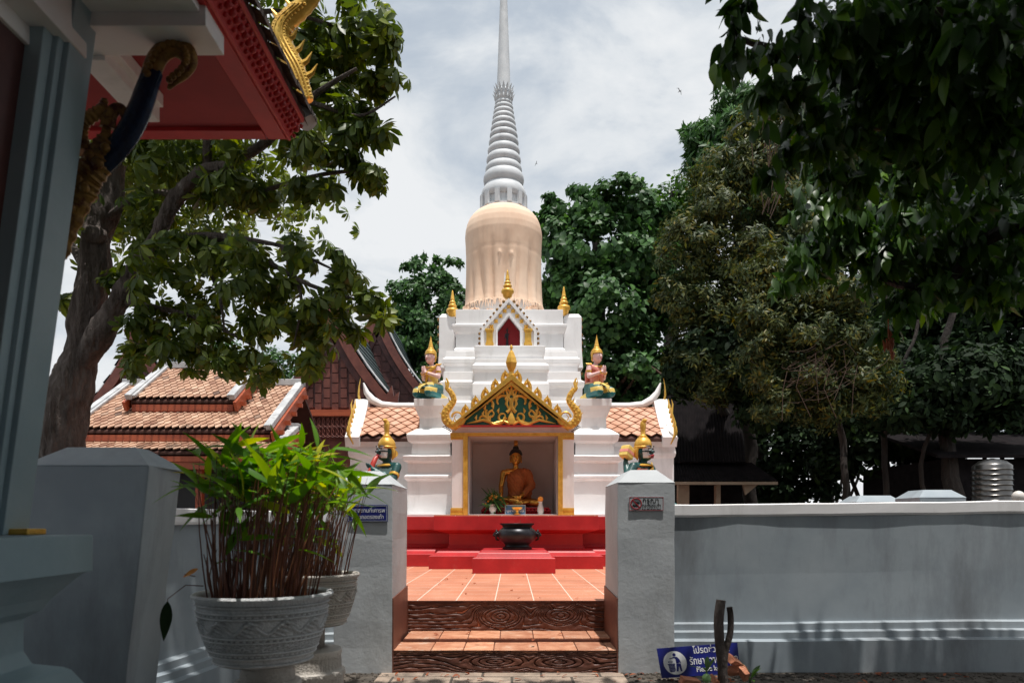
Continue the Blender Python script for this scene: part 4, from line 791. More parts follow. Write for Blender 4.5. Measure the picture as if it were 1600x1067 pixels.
def angel(name, label, loc, rot, sash, sc, headturn=0.0, variant=0):
    t = thing(name, label, 'statue', (0,0,0), 'kneeling angel statues on the piers')
    caps = []; balls = []
    H = Vector((.0,-.045,.64))     # head centre; the figure faces -y
    caps += [((0,.03,.14),(0,.02,.24),.085,.072),((0,.02,.24),(0,.0,.36),.072,.088),((0,0,.36),(0,.0,.46),.088,.075),((-.075,0,.475),(.075,0,.475),.05,.05),((0,-.01,.48),(0,-.03,.58),.036,.033)]
    for s in (-1, 1):
        caps += [((s*.07,.04,.17),(s*.125,-.20,.110),.095,.072),((s*.125,-.21,.080),(s*.10,.10,.050),.070,.045),((s*.10,.10,.05),(s*.09,.20,.035),.038,.028)]
        caps += [((s*.125,0,.475),(s*.155,-.03,.33),.040,.034),((s*.155,-.03,.33),(s*.035,-.185,.385),.033,.023)]
        hand(caps, (s*.020,-.19,.392), (-s,0,0), (0,-.10,1), (0,.9,.1), .010, .0068, .05)
    balls += [(H,(.076,.086,.094)),(H+Vector((0,-.012,-.040)),(.060,.066,.062)),(H+Vector((0,-.092,-.012)),(.012,.015,.020)),(H+Vector((0,-.080,-.064)),(.020,.015,.013)),((-.062,.0,.0)+H if False else H+Vector((-.078,.0,-.01)),(.011,.018,.032)),(H+Vector((.078,.0,-.01)),(.011,.018,.032)),((0,.09,.12),(.12,.09,.085))]
    def rule(c):
        if c.z < .085: return 1 if c.y < .04 else 3
        if c.z < .15 and c.y < -.08: return 3
        if c.z < .22: return 2 if (abs(c.x) > .05 or variant == 0) else 3
        if c.z < .235: return 3
        if c.z < .46 and abs(c.x) < .105 and c.y > -.125:
            if variant: return 4 if (c.x*1.0 + c.z*.8 - .40) < .06 or c.z < .36 else 0
            return 3 if abs(c.x*1.3 + c.z*.75 - .30) < .045 else 0
        return 0
    body = sculpt('body', caps, balls, .0085, rule, [M['skin_pink'], M['teal'], M['teal_dark'], M['yellow'], M['pink']], t, 3)
    b = MB(); figure_face(b, H, .093, (0,-1,0)); b.build('face_paint', [M['black'], M['lips']], body, smooth=True)
    b = MB(); b.lathe((0,H.y+.008,H.z+.050), crownprof(.080, .98), 24)
    for s in (-1, 1):
        b.tube([(s*.078,H.y+.01,H.z+.05),(s*.088,H.y+.02,H.z+.0),(s*.082,H.y+.025,H.z-.06),(s*.074,H.y+.02,H.z-.085)], [.016,.018,.014,.004], 8, .6, (1,0,0))
    b.tube([(-.05,H.y+.05,H.z+.03),(0,H.y+.07,H.z+.02),(.05,H.y+.05,H.z+.03)], .03, 8); b.build('crown', M['gold'], t, smooth=True, sharp=60)
    b = MB()
    for s in (-1, 1):
        c = Vector((s*.141,-.017,.405)); b.tube([c+Vector((0,0,-.014)), c+Vector((0,0,.014))], [.043,.044], 12); b.tube([(s*.10,-.02,.515),(s*.15,0,.515),(s*.185,.01,.53)], [.03,.026,.004], 8, .6, (0,0,1)); b.tube([(s*.052,-.165,.375),(s*.040,-.178,.383)], .027, 10)
    b.lathe((0,.0,.497), [(.075,0),(.10,-.006),(.105,-.016),(.09,-.02)], 20); b.build('jewellery', M['gold'], t, smooth=True)
    b = MB()
    if variant:
        b.tube([(-.13,-.01,.50),(-.06,-.085,.45),(.02,-.095,.36),(.09,-.06,.27),(.10,.02,.22)], [.028,.036,.040,.036,.028], 9, .45, (0,1,.3)); b.tube([(-.12,.02,.49),(-.10,.075,.38),(-.06,.10,.26)], [.03,.04,.045], 9, .5, (0,1,0)); b.build('sash', M['pink'], t, smooth=True)
        b = MB()
    else:
        b.tube([(.12,-.02,.50),(.05,-.085,.44),(-.03,-.095,.36),(-.09,-.05,.27)], [.022,.030,.032,.022], 9, .45, (0,1,.3)); b.build('sash', M['gold'], t, smooth=True); b = MB()
    b.tube([(0,-.08,.24),(0,-.16,.22),(0,-.26,.17),(0,-.30,.07)], [.03,.05,.055,.03], 9, .35, (0,.6,1)); 
    for s in (-1,1): b.tube([(s*.06,-.05,.25),(s*.10,-.13,.225),(s*.12,-.17,.205)], [.02,.035,.06], 9, .5, (0,.5,1))
    b.build('apron', M['yellow'], t, smooth=True)
    t.location = loc; t.rotation_euler = (0,0,rot); t.scale = (sc,)*3; return t
angel('angel_statue', 'kneeling pink angel statue with a narrow gold sash, facing the timber houses', P(674.5,622.5,10.98)+Vector((0,.12,0)), radians(-38), 0, 1.02)
angel('angel_statue', 'kneeling pink-skinned angel statue in a coral robe, praying in front of the big leafy tree', P(931,622,10.98)+Vector((0,.12,0)), radians(38), 1, 1.03, variant=1)
def guardian(label, loc, rot, variant, sc=1.0):
    t = thing('guardian_statue', label, 'statue', (0,0,0), 'green-faced guardian statues behind the gate posts')
    b = MB(); b.stack(-.12,.12,-.13,.13, [(0,0),(.10,0),(.13,-.03),(.55,-.03),(.58,0),(.66,0)]); b.build('plinth', M['white'], t, bevel=.008)
    Z = .66; H = Vector((0,-.03,Z+.765)); caps = []; balls = []
    caps += [((0,.02,Z+.14),(0,.02,Z+.28),.115,.095),((0,.02,Z+.28),(0,0,Z+.46),.095,.12),((-.10,0,Z+.58),(.10,0,Z+.58),.065,.065),((0,0,Z+.46),(0,0,Z+.56),.12,.10),((0,-.005,Z+.6),(0,-.02,Z+.72),.052,.048)]
    for s in (-1, 1):
        caps += [((s*.09,.04,Z+.13),(s*.17,-.30,Z+.11),.09,.075),((s*.17,-.30,Z+.10),(s*.12,.05,Z+.055),.065,.05)]
    R = .095
    if variant == 0:     # both hands hold a horn to the mouth
        for s in (-1, 1):
            caps += [((s*.165,0,Z+.585),(s*.20,-.09,Z+.43),.054,.045),((s*.20,-.09,Z+.43),(s*.03,-.235,Z+.50+.05*s),.043,.030)]
            hand(caps, (s*.025,-.235,Z+.505+.05*s), (0,-1,0), (-s*.6,-.45,.5), (0,-.2,1), .013, .009, .06, (-s*.9,.9,0))
    else:                # holds a gilt drum on one side, other arm across the chest
        caps += [((.165,0,Z+.585),(.20,-.07,Z+.42),.054,.045),((.20,-.07,Z+.42),(-.04,-.18,Z+.46),.043,.030)]
        hand(caps, (-.045,-.185,Z+.465), (0,-1,0), (-1,-.1,.3), (0,-.3,1), .013, .009, .06, (0,.5,.6))
        caps += [((-.165,0,Z+.585),(-.27,.0,Z+.46),.054,.045),((-.27,.0,Z+.46),(-.19,.09,Z+.64),.043,.030)]
        hand(caps, (-.19,.09,Z+.645), (0,-1,0), (0,0,1), (1,-.2,0), .013, .009, .06, (0,-.6,0))
    balls += [(H,(.085,.098,.105)),(H+Vector((0,-.02,-.05)),(.075,.082,.060)),(H+Vector((0,-.112,-.012)),(.022,.02,.024)),(H+Vector((0,-.098,-.055)),(.042,.026,.022)),(H+Vector((-.088,.0,-.01)),(.012,.022,.038)),(H+Vector((.088,.0,-.01)),(.012,.022,.038))]
    for s in (-1, 1): balls.append((H+Vector((s*.036,-.082,.045)),(.030,.018,.014)))
    def rule(c):
        dx = abs(c.x); dz = c.z-H.z
        if c.y < H.y-.035 and ((.004 < dz < .060 and .014 < dx < .088) or (-.078 < dz < -.012 and .028 < dx < .088)): return 5
        if c.z < Z+.10: return 1
        if c.z < Z+.24: return 2
        if c.z < Z+.57 and abs(c.x) < .15 and c.y > -.16: return 3 if variant == 0 else (4 if c.x < -.02 else 0)
        return 0
    body = sculpt('body', caps, balls, .0075, rule, [M['skin_green'], M['teal'], M['teal_dark'], M['pale_blue'], M['pink'], M['face_white']], t, 3)
    b = MB(); c = H
    for s in (-1, 1):    # white painted brow and cheek patches parted by a black line
        b.ball(c+Vector((s*.036,-.096,.026)), (.014,.009,.009), 8, 6, 0); b.ball(c+Vector((s*.036,-.103,.026)), (.006,.005,.005), 8, 6, 1)
        b.tube([c+Vector((s*.010,-.116,-.004)), c+Vector((s*.045,-.106,-.004)), c+Vector((s*.085,-.070,.002))], [.007,.010,.004], 7, mi=0)
        b.tube([c+Vector((s*.010,-.112,.050)), c+Vector((s*.045,-.100,.058)), c+Vector((s*.085,-.068,.05))], [.004,.008,.003], 6, mi=0)
    b.tube([c+Vector((-.05,-.098,-.056)), c+Vector((0,-.128,-.05)), c+Vector((.05,-.098,-.056))], [.004,.013,.004], 8, mi=1); b.tube([c+Vector((-.04,-.10,-.074)), c+Vector((0,-.122,-.074)), c+Vector((.04,-.10,-.074))], [.003,.010,.003], 8, mi=1)
    b.build('face_paint', [M['black'], M['lips'], M['face_white']], body, smooth=True)
    b = MB(); r = .098
    b.lathe((0,H.y+.015,H.z+.055), [(r*1.06,-.02),(r*1.14,-.006),(r*1.10,.004),(r*1.02,.008),(r*1.05,.018),(r*.98,.05),(r*.80,.085),(r*.62,.102),(r*.64,.108),(r*.46,.118),(r*.50,.124),(r*.38,.132),(r*.30,.14),(r*.28,.18),(r*.33,.215),(r*.36,.25),(r*.32,.28),(r*.18,.30),(r*.03,.31)], 28)
    b.tube([(0,H.y+.015,H.z+.33),(0,H.y-.01,H.z+.36),(0,H.y-.04,H.z+.362)], [.03,.026,.006], 10)
    for s in (-1, 1): b.tube([(s*.092,H.y+.01,H.z+.06),(s*.106,H.y+.03,H.z+.01),(s*.10,H.y+.035,H.z-.06),(s*.092,H.y+.02,H.z-.10)], [.02,.026,.024,.006], 9, .6, (1,0,0))
    b.tube([(-.07,H.y+.07,H.z-.02),(0,H.y+.095,H.z-.03),(.07,H.y+.07,H.z-.02)], .045, 9); b.build('helmet', M['gold'], t, smooth=True, sharp=60)
    b = MB()
    for s in (-1, 1): b.tube([(s*.19,-.065,Z+.475),(s*.183,-.05,Z+.50)], [.058,.060], 12)
    b.lathe((0,0,Z+.615), [(.06,.015),(.11,.005),(.135,-.012),(.12,-.022)], 24)
    if variant: b.tube([(.15,-.03,Z+.63),(.05,-.115,Z+.56),(-.08,-.12,Z+.48)], [.028,.034,.028], 9, .5, (0,1,.3))
    b.build('jewellery', M['gold'], t, smooth=True)
    if variant == 0:
        b = MB(); b.tube([(0,-.135,H.z-.052),(0,-.175,H.z-.085),(.0,-.215,H.z-.16),(.0,-.255,H.z-.26),(0,-.28,H.z-.34),(0,-.285,H.z-.36)], [.012,.026,.030,.034,.042,.05], 12); h = b.build('horn', M['horn_red'], smooth=True, loc=(0,0,0)); h['label'] = 'red horn held to the mouth of the guardian beside the potted canes'; h['category'] = 'horn'; h.location = loc; h.rotation_euler = (0,0,rot); h.scale = (sc,)*3
    else:
        b = MB(); b.stack(-.05,.05,-.045,.045, [(-.075,0),(-.06,.012),(.06,.012),(.075,0)]); h = b.build('gilt_box', M['yellow'], bevel=.006, loc=(0,0,0))
        b = MB(); b.box(-.065,.065,-.060,.060,-.018,.018); q = b.build('band', M['pink'], h); h['label'] = 'small gilt and coral box held up by the guardian above the no-shoes sign post'; h['category'] = 'box'
        Rm = Matrix.Rotation(rot, 4, 'Z'); h.location = Vector(loc) + (Rm @ Vector((-.17,.085,Z+.75)))*sc; h.rotation_euler = (0,.45,rot); h.scale = (sc,)*3
    t.location = loc; t.rotation_euler = (0,0,rot); t.scale = (sc,)*3; return t
Yg = 8.6; sg_ = (ZZ(657,Yg)-.448)/(.66+.765+.36)
guardian('dark green-faced guardian statue with gold helmet and pale blue shirt, blowing a red horn', (XX(606,Yg), Yg, .448), radians(-42), 0, sg_)
guardian('dark green-faced guardian statue with gold helmet and coral sash, lifting a gilt box', (XX(1003,Yg), Yg, .448), radians(44), 1, sg_)
# golden image in the niche
bu = thing('golden_image', 'seated golden image in a saffron robe inside the niche under the gilded gable', 'statue', (0,0,0))
caps = []; balls = []; H = Vector((0,-.03,.93))
caps += [((0,.03,.14),(0,.02,.30),.15,.125),((0,.02,.30),(0,0,.52),.125,.165),((0,0,.52),(0,0,.60),.165,.12),((-.15,0,.66),(.15,0,.66),.068,.068),((0,0,.58),(0,0,.68),.13,.08),((0,-.01,.70),(0,-.02,.80),.050,.048)]
for s in (-1, 1): caps += [((s*.12,.04,.12),(s*.40,-.16,.085),.095,.070),((s*.40,-.16,.080),(-s*.10,-.30,.085 if s<0 else .13),.065,.048),((-s*.10,-.30,.085 if s<0 else .13),(-s*.22,-.27,.10 if s<0 else .15),.035,.028)]
caps += [((-.225,0,.645),(-.27,-.02,.40),.062,.050),((-.27,-.02,.40),(-.27,-.20,.20),.048,.036)]; hand(caps, (-.27,-.215,.185), (0,0,-1), (0,-.75,-.65), (1,0,0), .020, .013, .10)
caps += [((.225,0,.645),(.30,.0,.40),.062,.052),((.30,.0,.40),(.08,-.22,.20),.050,.036)]; hand(caps, (.06,-.23,.195), (0,0,1), (-1,0,0), (0,-1,.2), .020, .013, .10)
balls += [(H,(.108,.110,.135)),(H+Vector((0,-.01,-.060)),(.090,.092,.085)),(H+Vector((0,-.108,-.012)),(.017,.018,.032)),(H+Vector((0,-.088,-.085)),(.035,.02,.014)),(H+Vector((0,-.07,-.115)),(.03,.025,.02))]
for s in (-1, 1): balls += [(H+Vector((s*.105,.0,-.045)),(.012,.022,.085)),(H+Vector((s*.045,-.078,.035)),(.036,.016,.010)),(H+Vector((s*.042,-.082,.0)),(.028,.014,.014))]
body = sculpt('body', caps, balls, .011, lambda c: 0, [M['bronze']], bu, 2)
b = MB(); figure_face(b, H+Vector((0,.0,-.01)), .105, (0,-1,0)); b.build('face_paint', [M['black'], M['lips']], body, smooth=True)
b = MB(); b.lathe((0,.0,H.z+.06), [(.121,-.02),(.122,0),(.114,.03),(.092,.06),(.07,.085),(.055,.095),(.056,.12),(.046,.14),(.03,.155)], 24)
for i in range(90): a = i*2.399; u = (i/90); r = .108*sqrt(1-(u*.85)**2); b.ball((r*cos(a), r*sin(a), H.z+.06+u*.085), .011, 6, 4)
b.build('hair', M['black'], bu, smooth=True)
b = MB(); b.lathe((0,0,H.z+.20), [(.034,0),(.045,.015),(.040,.03),(.034,.036),(.042,.05),(.036,.09),(.026,.14),(.014,.19),(.002,.235)], 8); b.build('flame_crown', M['bronze'], bu, smooth=True)
# robe: a shell over torso and one shoulder
def rcap(): return [((0,.03,.14),(0,.02,.30),.165,.145),((0,.02,.30),(0,0,.52),.145,.178),((.02,0,.52),(.03,0,.60),.178,.135),((-.06,0,.645),(.16,0,.66),.072,.080),((.225,0,.64),(.30,.0,.40),.078,.068),((.30,.0,.42),(.14,-.15,.24),.070,.055),((.27,.03,.5),(.20,.05,.2),.07,.09)]
robe = sculpt('robe', rcap(), [], .012, None, [M['robe']], bu, 4)
bm = bmesh.new(); bm.from_mesh(robe.data)
for v in bm.verts: v.co += v.normal*(.004*sin((v.co.z*1.0 + v.co.x*1.3)*70))
bm.to_mesh(robe.data); bm.free()
b = MB(); b.tube([(-.10,-.10,.66),(-.06,-.165,.56),(.02,-.18,.45)], [.012,.014,.012], 8); b.build('robe_fold', M['robe'], robe, smooth=True)
bu.scale = (.84,)*3; bu.location = (XX(806,11.0), 11.02, 1.315)
lt = thing('lotus_throne', 'low red throne with petals under the golden image', 'throne', (XX(806,11), 11.0, 1.207))
b = MB(); cxl = XX(806,11.0); b.stack(cxl-.50, cxl+.50, 10.72, 11.3, [(1.207,.03),(1.23,.03),(1.245,-.02),(1.285,-.02),(1.30,.0),(1.318,0)]); b.build('base', M['red_dark'], lt, bevel=.006)
for k in range(17):
    x = cxl-.5+k*.0625; b = MB(); b.tube([(x,10.73,1.24),(x,10.70,1.262),(x,10.715,1.285),(x,10.73,1.30)], [.022,.028,.02,.004], 8, .5, (0,1,0)); b.build('petal', M['red_dark'], lt, smooth=True)
# vases, offering tray, notice
Yv = 10.56; S = Yv/F
def vase(name, label, px, prof, m):
    t = thing(name, label, 'vase', (XX(px,Yv), Yv, 1.2065), 'offering vases in the niche'); b = MB(); b.lathe((XX(px,Yv),Yv,1.2065), [(r*S,z*S) for r,z in prof], 24); b.build('body', m, t, smooth=True); return t
v1 = vase('vase', 'round white vase bushy with orange flowers and green leaves in the niche', 770, [(4.5,0),(5,1),(3,2.5),(5.2,6),(6,9.5),(5,13),(3.6,14.5),(4.4,16)], M['ceramic'])
v2 = vase('vase', 'slim pale vase with one orange bloom in the niche, beside the golden image\'s robed arm', 844.5, [(4.2,0),(4.6,1),(4.4,3),(5.4,7),(4.8,11),(3.2,15),(2.6,18),(3.6,20.5)], M['ceramic'])
b = MB()
for px, py, r in ((770,773.5,3.6),(775.5,776.5,3.0),(766,778,2.6),(771,781,2.8),(763,783,1.8),(759,787,1.4)):
    c = P(px,py,Yv+.0); 
    for k in range(6): a = k*1.05; b.ball(c+Vector((cos(a)*r*S*.5, -.01, sin(a)*r*S*.5)), (r*S*.6,r*S*.5,r*S*.6), 7, 5)
b.build('blossoms', M['orange'], v1, smooth=True)
lv, lf = leafshape(.045,.45,4); pos = np.array([tuple(P(770+random.gauss(0,6), 783+random.gauss(0,4.5), Yv+random.uniform(-.04,.06))) for _ in range(46)]); v_, l_, s_ = scatter(lv, lf, pos, rotmats(46), .5+RNG.random(46)*.5); leafmesh('leaves', [(v_,l_,s_,0)], [M['leaf_fig']], v1)
b = MB(); c = P(844.5,779.5,Yv)
for k in range(8): a = k*.785; b.ball(c+Vector((cos(a)*.02,-.012,sin(a)*.02)), (.022,.018,.022), 8, 6)
b.tube([c+Vector((0,0,-.05)), c], .006, 6); b.build('blossom', M['orange'], v2, smooth=True)
Yn2 = 10.50; nb = thing('notice_board', 'small blue notice with pale lettering standing in front of the golden image', 'notice', (XX(805,Yn2), Yn2, 1.207))
b = MB(); b.box(XX(789,Yn2), XX(821,Yn2), Yn2, Yn2+.012, 1.2075, ZZ(788.5,Yn2)); b.build('board', M['sign_blue'], nb, bevel=.002)
b = MB(); 
for a_, c_, d_, e_ in ((789,821,788.5,789.3),(789,789.8,789.3,803),(820.2,821,789.3,803)): b.box(XX(a_,Yn2), XX(c_,Yn2), Yn2-.003, Yn2-.0005, max(1.208,ZZ(e_,Yn2)), ZZ(d_,Yn2)); 
b.build('border', M['sign_grey'], nb)
text('บูชาดอกไม้', .05, (XX(791.5,Yn2), Yn2-.004, ZZ(799.5,Yn2)), M['sign_white'], 'lettering', nb, width=26.5*Yn2/F, bold=.0002)
ot = thing('offering_tray', 'gold footed offering tray in front of the small blue notice', 'tray', (XX(808,10.44), 10.44, 1.207))
b = MB(); b.lathe((XX(808,10.44),10.44,1.207), [(r*S,z*S) for r,z in ((5,0),(5.4,1),(2.6,2),(1.8,4.5),(2.6,6.5),(7,8.5),(8.2,10.2),(8.4,11.5),(7.4,11.0),(3,9.5))], 28); b.build('body', M['gold_bright'], ot, smooth=True)
# small figure in the upper niche
b = thing('small_figure', 'tiny dark standing figure inside the red upper niche', 'figurine', (0,0,0)); q = b
sculpt('body', [((0,0,.03),(0,0,.16),.028,.022),((0,0,.16),(0,0,.24),.022,.030),((-.03,0,.25),(.03,0,.25),.014,.014),((0,0,.25),(0,0,.30),.012,.012),((-.035,0,.245),(-.045,-.02,.15),.011,.009),((.035,0,.245),(.02,-.05,.22),.011,.008),((0,0,.0),(0,0,.03),.04,.03)], [((0,0,.325),(.022,.024,.028)),((0,0,.36),(.010,.010,.022))], .006, None, [M['black_metal']], q, 2)
q.location = (XX(792.5,11.85), 11.85, ZZ(540,11.75)+.002); q.scale = (.85,)*3

# ------------------------------------------------------------------ potted canes
def planter(t, cx, cy, zr, R, H, m, seed):
    prof = []; n = 150
    pts = [(0,.70),(.02,.715),(.05,.72),(.12,.755),(.2,.79),(.3,.83),(.4,.865),(.5,.895),(.6,.92),(.7,.94),(.8,.955),(.9,.965),(.93,.985),(.97,1.0),(1,1.0)]
    def rad(u):
        for (a, ra), (c_, rc) in zip(pts, pts[1:]):
            if u <= c_: return ra+(rc-ra)*(u-a)/(c_-a)
        return 1
    for i in range(n+1): u = i/n; prof.append((rad(u)*R, -H+u*H))
    ridges = (.03,.14,.22,.38,.44,.72,.79,.88)
    def fn(r, a, z, i):
        u = i/n; k = 0
        for q in ridges: k += .0085*math.exp(-((u-q)/.014)**2)
        for q in (.18,.41,.755): k += .0055*math.exp(-((u-q)/.013)**2)*(1 if sin(a*60) > 0 else 0)
        if .47 < u < .70:      # scrolling vine band
            ph = a*12; v = (u-.585)/.10; k += .0085*math.exp(-((v-.75*sin(ph))/.18)**2) + .007*(max(0, sin(ph*2+v*4)*cos(v*5+ph)) > .45)
        if .25 < u < .36: k += .0050*(mnoise.noise(Vector((cos(a)*24, sin(a)*24, u*60+seed))) > .05)
        return r + k
    b = MB(); b.lathe((cx,cy,zr), prof, 300, fn, cap=False); o = b.build('pot_body', m, t, smooth=True, fix=False, sharp=180)
    b = MB(); b.lathe((cx,cy,zr), [(R*.99,-.012),(R*1.035,-.010),(R*1.045,0),(R*1.03,.008),(R*.985,.008),(R*.95,0),(R*.93,-.03)], 64, lambda r,a,z,i: r*(1+.006*sin(a*3+seed)), cap=False); b.build('rim', m, t, smooth=True)
    b = MB(); b.lathe((cx,cy,zr-.03), [(R*.95,0),(R*.5,.012),(R*.05,.016)], 32); b.build('soil', M['soil'], t, smooth=True)
    b = MB(); b.lathe((cx,cy,zr-H), [(R*.66,-.004),(R*.5,-.004)], 32); b.build('bottom', m, t)
Yp = 2.95; pc = (XX(412,Yp), Yp); zr = ZZ(931,Yp-.1)
pt1 = thing('plant_pot', 'large round whitewashed pot with relief bands, the nearer of the two, full of canes', 'pot', (pc[0],pc[1],zr-.27), 'ornamental pots by the gate'); planter(pt1, pc[0], pc[1], zr, .268, .275, M['pot'], 1)
Yq = 4.12; qc = (XX(492,Yq), Yq); zq = ZZ(897,Yq)
pt2 = thing('plant_pot', 'warm grey relief-banded pot half hidden behind the large whitewashed pot, against the gate post', 'pot', (qc[0],qc[1],zq-.3), 'ornamental pots by the gate'); planter(pt2, qc[0], qc[1], zq, .245, .285, M['pot_warm'], 5)
def stand(label, cx, cy, top, prof, m):
    t = thing('pot_stand', label, 'pot stand', (cx,cy,0), 'clay stands under the pots'); n = len(prof); b = MB()
    b.lathe((cx,cy,0), prof, 160, lambda r,a,z,i: r + (.003 if (sin(a*44)*sin(z*150) > .3 and i % 4 == 2) else 0)); b.build('body', m, t, smooth=True, sharp=50)
z1 = zr-.275-.004
stand('banded clay stand under the large whitewashed pot', pc[0]+.01, pc[1]+.02, z1, [(.17,0),(.17,.06),(.15,.08),(.125,.2),(.115,.34),(.125,z1-.11),(.135,z1-.10),(.135,z1-.085),(.11,z1-.075),(.11,z1-.05),(.100,z1-.02),(.105,z1)], M['pot_warm'])
z2 = zq-.285-.004; cs = (XX(474,4.05), 4.1)
stand('wide drum-shaped clay stand with relief rings, under the pot beside the gate post', qc[0]-.03, qc[1], z2, [(.19,0),(.19,.06),(.185,.08),(.18,.10),(.192,.12),(.192,.21),(.200,.222),(.200,.245),(.185,.255),(.18,.27),(.175,.33),(.182,.345),(.180,.365),(.12,.372),(.085,.378),(.085,z2-.01),(.095,z2)], M['pot_warm'])
def canes(label, cx, cy, zs, R, n, topz, spread, skew, leafn, L, seed, toh=.0):
    t = thing('cane_plant', label, 'plant', (cx,cy,zs), 'potted canes by the gate'); rr = random.Random(seed); b = MB(); tips = []
    for k in range(n):
        a = rr.uniform(0, 2*pi); r = R*sqrt(rr.random())*.86; p0 = Vector((cx+r*cos(a), cy+r*sin(a), zs-.02)); h = topz*rr.uniform(.66,1.0)*(1.0 if rr.random() > .12 else .45)
        off = Vector((cos(a)*r/R*spread+skew+rr.gauss(0,.035), sin(a)*r/R*spread*.5+rr.gauss(0,.03), h)); bend = Vector((rr.gauss(0,.016), rr.gauss(0,.016), 0)); w = rr.uniform(.0018,.0046)
        pts = [p0 + off*u + Vector((off.x,off.y,0))*.35*(u*u-u) + bend*sin(pi*u) for u in (0,.25,.5,.75,1)]; b.tube(pts, [w*1.2,w,w*.85,w*.6,w*.35], 6); 
        if h > topz*.5: tips.append((pts, h))
    b.build('canes', M['stem'], t, smooth=True, fix=False)
    pos = []; Rm = []; Sc = []
    for k in range(leafn):
        pts, h = tips[k % len(tips)]; u = rr.choice((.82,.9,.96,1,1,1,1)) if rr.random() > .07 else rr.uniform(.4,.7); i = min(3, int(u*4)); q = pts[i].lerp(pts[i+1], u*4-i); az_ = rr.uniform(0, 2*pi); e = rr.gauss(.42,.42)
        x = Vector((cos(az_)*cos(e)*1.0, sin(az_)*cos(e)*.85, sin(e))).normalized(); up = Vector((rr.gauss(0,.5), rr.gauss(-.25,.5), 1)); z = (up - x*up.dot(x)).normalized(); y = z.cross(x); Rm.append([[x.x,y.x,z.x],[x.y,y.y,z.y],[x.z,y.z,z.z]]); pos.append(tuple(q)); Sc.append(L*rr.uniform(.45,1.1))
    pos = np.array(pos); Rm = np.array(Rm); Sc = np.array(Sc); tv, tf = leafshape(1,.20,8,.36,.3,.20)
    v_, l_, s_ = scatter(tv, tf, pos, Rm, Sc); leafmesh('leaves', [(v_,l_,s_,0)], [M['leaf_cane']], t); return t
cp = canes('dense clump of red-stemmed canes with long bright green leaves in the large whitewashed pot', pc[0], pc[1], zr-.02, .25, 185, .64, .11, .06, 290, .22, 3)
canes('smaller red-stemmed cane clump in the pot against the gate post', qc[0], qc[1], zq-.02, .22, 90, .62, .10, .06, 130, .22, 8)
# drooping leaf and withered leaf on the big clump
b = MB(); q0 = P(318,915,2.85); q1 = P(262,940,2.8); b.tube([q0, q0.lerp(q1,.5)+Vector((0,0,.035)), q1+Vector((0,0,.012)), q1], [.0022,.002,.0018,.0015], 6); q2 = P(305,900,2.85); q3 = P(288,897,2.82); b.tube([q2,q3], .002, 5)
r0 = P(558,850,4.1); b.build('drooping_stalk', M['stem'], cp, smooth=True)
tv, tf = leafshape(1,.27,10,.4,.3,.1)
def oneleaf(name, p0, d, nrm, L, m):
    x = Vector(d).normalized(); z = Vector(nrm); z = (z-x*z.dot(x)).normalized(); y = z.cross(x); v_, l_, s_ = scatter(tv, tf, np.array([tuple(p0)]), np.array([[[x.x,y.x,z.x],[x.y,y.y,z.y],[x.z,y.z,z.z]]]), [L]); return leafmesh(name, [(v_,l_,s_,0)], [m], cp)
oneleaf('drooping_leaf', P(262,938,2.8), (-.10,0,-1), (.5,-1,.1), .165, M['leaf_dark']); oneleaf('withered_leaf', P(310,888,2.82), (-1,0,-.5), (.2,-1,.6), .075, M['orange'])

# ------------------------------------------------------------------ signs
def panel(t, name, x0, x1, z0, z1, y, th, m, bev=.002):
    b = MB(); b.box(x0, x1, y-th, y, z0, z1); return b.build(name, m, t, bevel=bev)
s1 = thing('blue_sign', 'dark blue enamel sign with two rows of white Thai lettering on the left gate post', 'sign', (-1.0, 5.15, .98))
x0, x1, za, zb_ = XX(543,5.15), XX(605.5,5.15), ZZ(815,5.15), ZZ(788.5,5.15)
panel(s1, 'plate', x0, x1, za, zb_, 5.162, .008, M['navy'])
b = MB(); 
for a_, c_, d_, e_ in ((x0+.006,x1-.006,za+.006,za+.009),(x0+.006,x1-.006,zb_-.009,zb_-.006),(x0+.006,x0+.009,za+.009,zb_-.009),(x1-.009,x1-.006,za+.009,zb_-.009)): b.box(a_,c_,5.1520,5.1535,d_,e_)
b.build('border', M['sign_grey'], s1)
text('เขตสถานที่เคารพ', .042, ((x0+x1)/2, 5.1525, zb_-.054), M['sign_white'], 'lettering', s1, align='CENTER', width=(x1-x0)*.86, depth=.0006, bold=.0001)
text('โปรดถอดรองเท้า', .042, ((x0+x1)/2, 5.1525, za+.022), M['sign_white'], 'lettering', s1, align='CENTER', width=(x1-x0)*.80, depth=.0006, bold=.0001)
s2 = thing('shoe_sign', 'small white sign with a crossed-out shoe and Thai lettering on the right gate post', 'sign', (1.0, 5.15, 1.2))
x0, x1, za, zb_ = XX(983,5.15), XX(1037.5,5.15), ZZ(798,5.15), ZZ(775.5,5.15)
panel(s2, 'plate', x0, x1, za, zb_, 5.164, .005, M['sign_grey'], .001)
b = MB(); w = .0035
for a_, c_, d_, e_ in ((x0+.003,x1-.003,za+.003,za+.003+w),(x0+.003,x1-.003,zb_-.003-w,zb_-.003),(x0+.003,x0+.003+w,za+.003+w,zb_-.003-w),(x1-.003-w,x1-.003,za+.003+w,zb_-.003-w)): b.box(a_,c_,5.1575,5.159,d_,e_)
b.build('red_border', M['lips'], s2)
c = Vector(((x0+.052),5.157,(za+zb_)/2)); b = MB(); rg = [(c+Vector((cos(a*pi/16)*.038,0,sin(a*pi/16)*.038))) for a in range(33)]; b.tube(rg, .0045, 6, .4, (0,1,0)); b.tube([c+Vector((-.027,0,.027)), c+Vector((.027,0,-.027))], .004, 6, .4, (0,1,0)); b.build('ban_ring', M['lips'], s2, smooth=True)
b = MB()
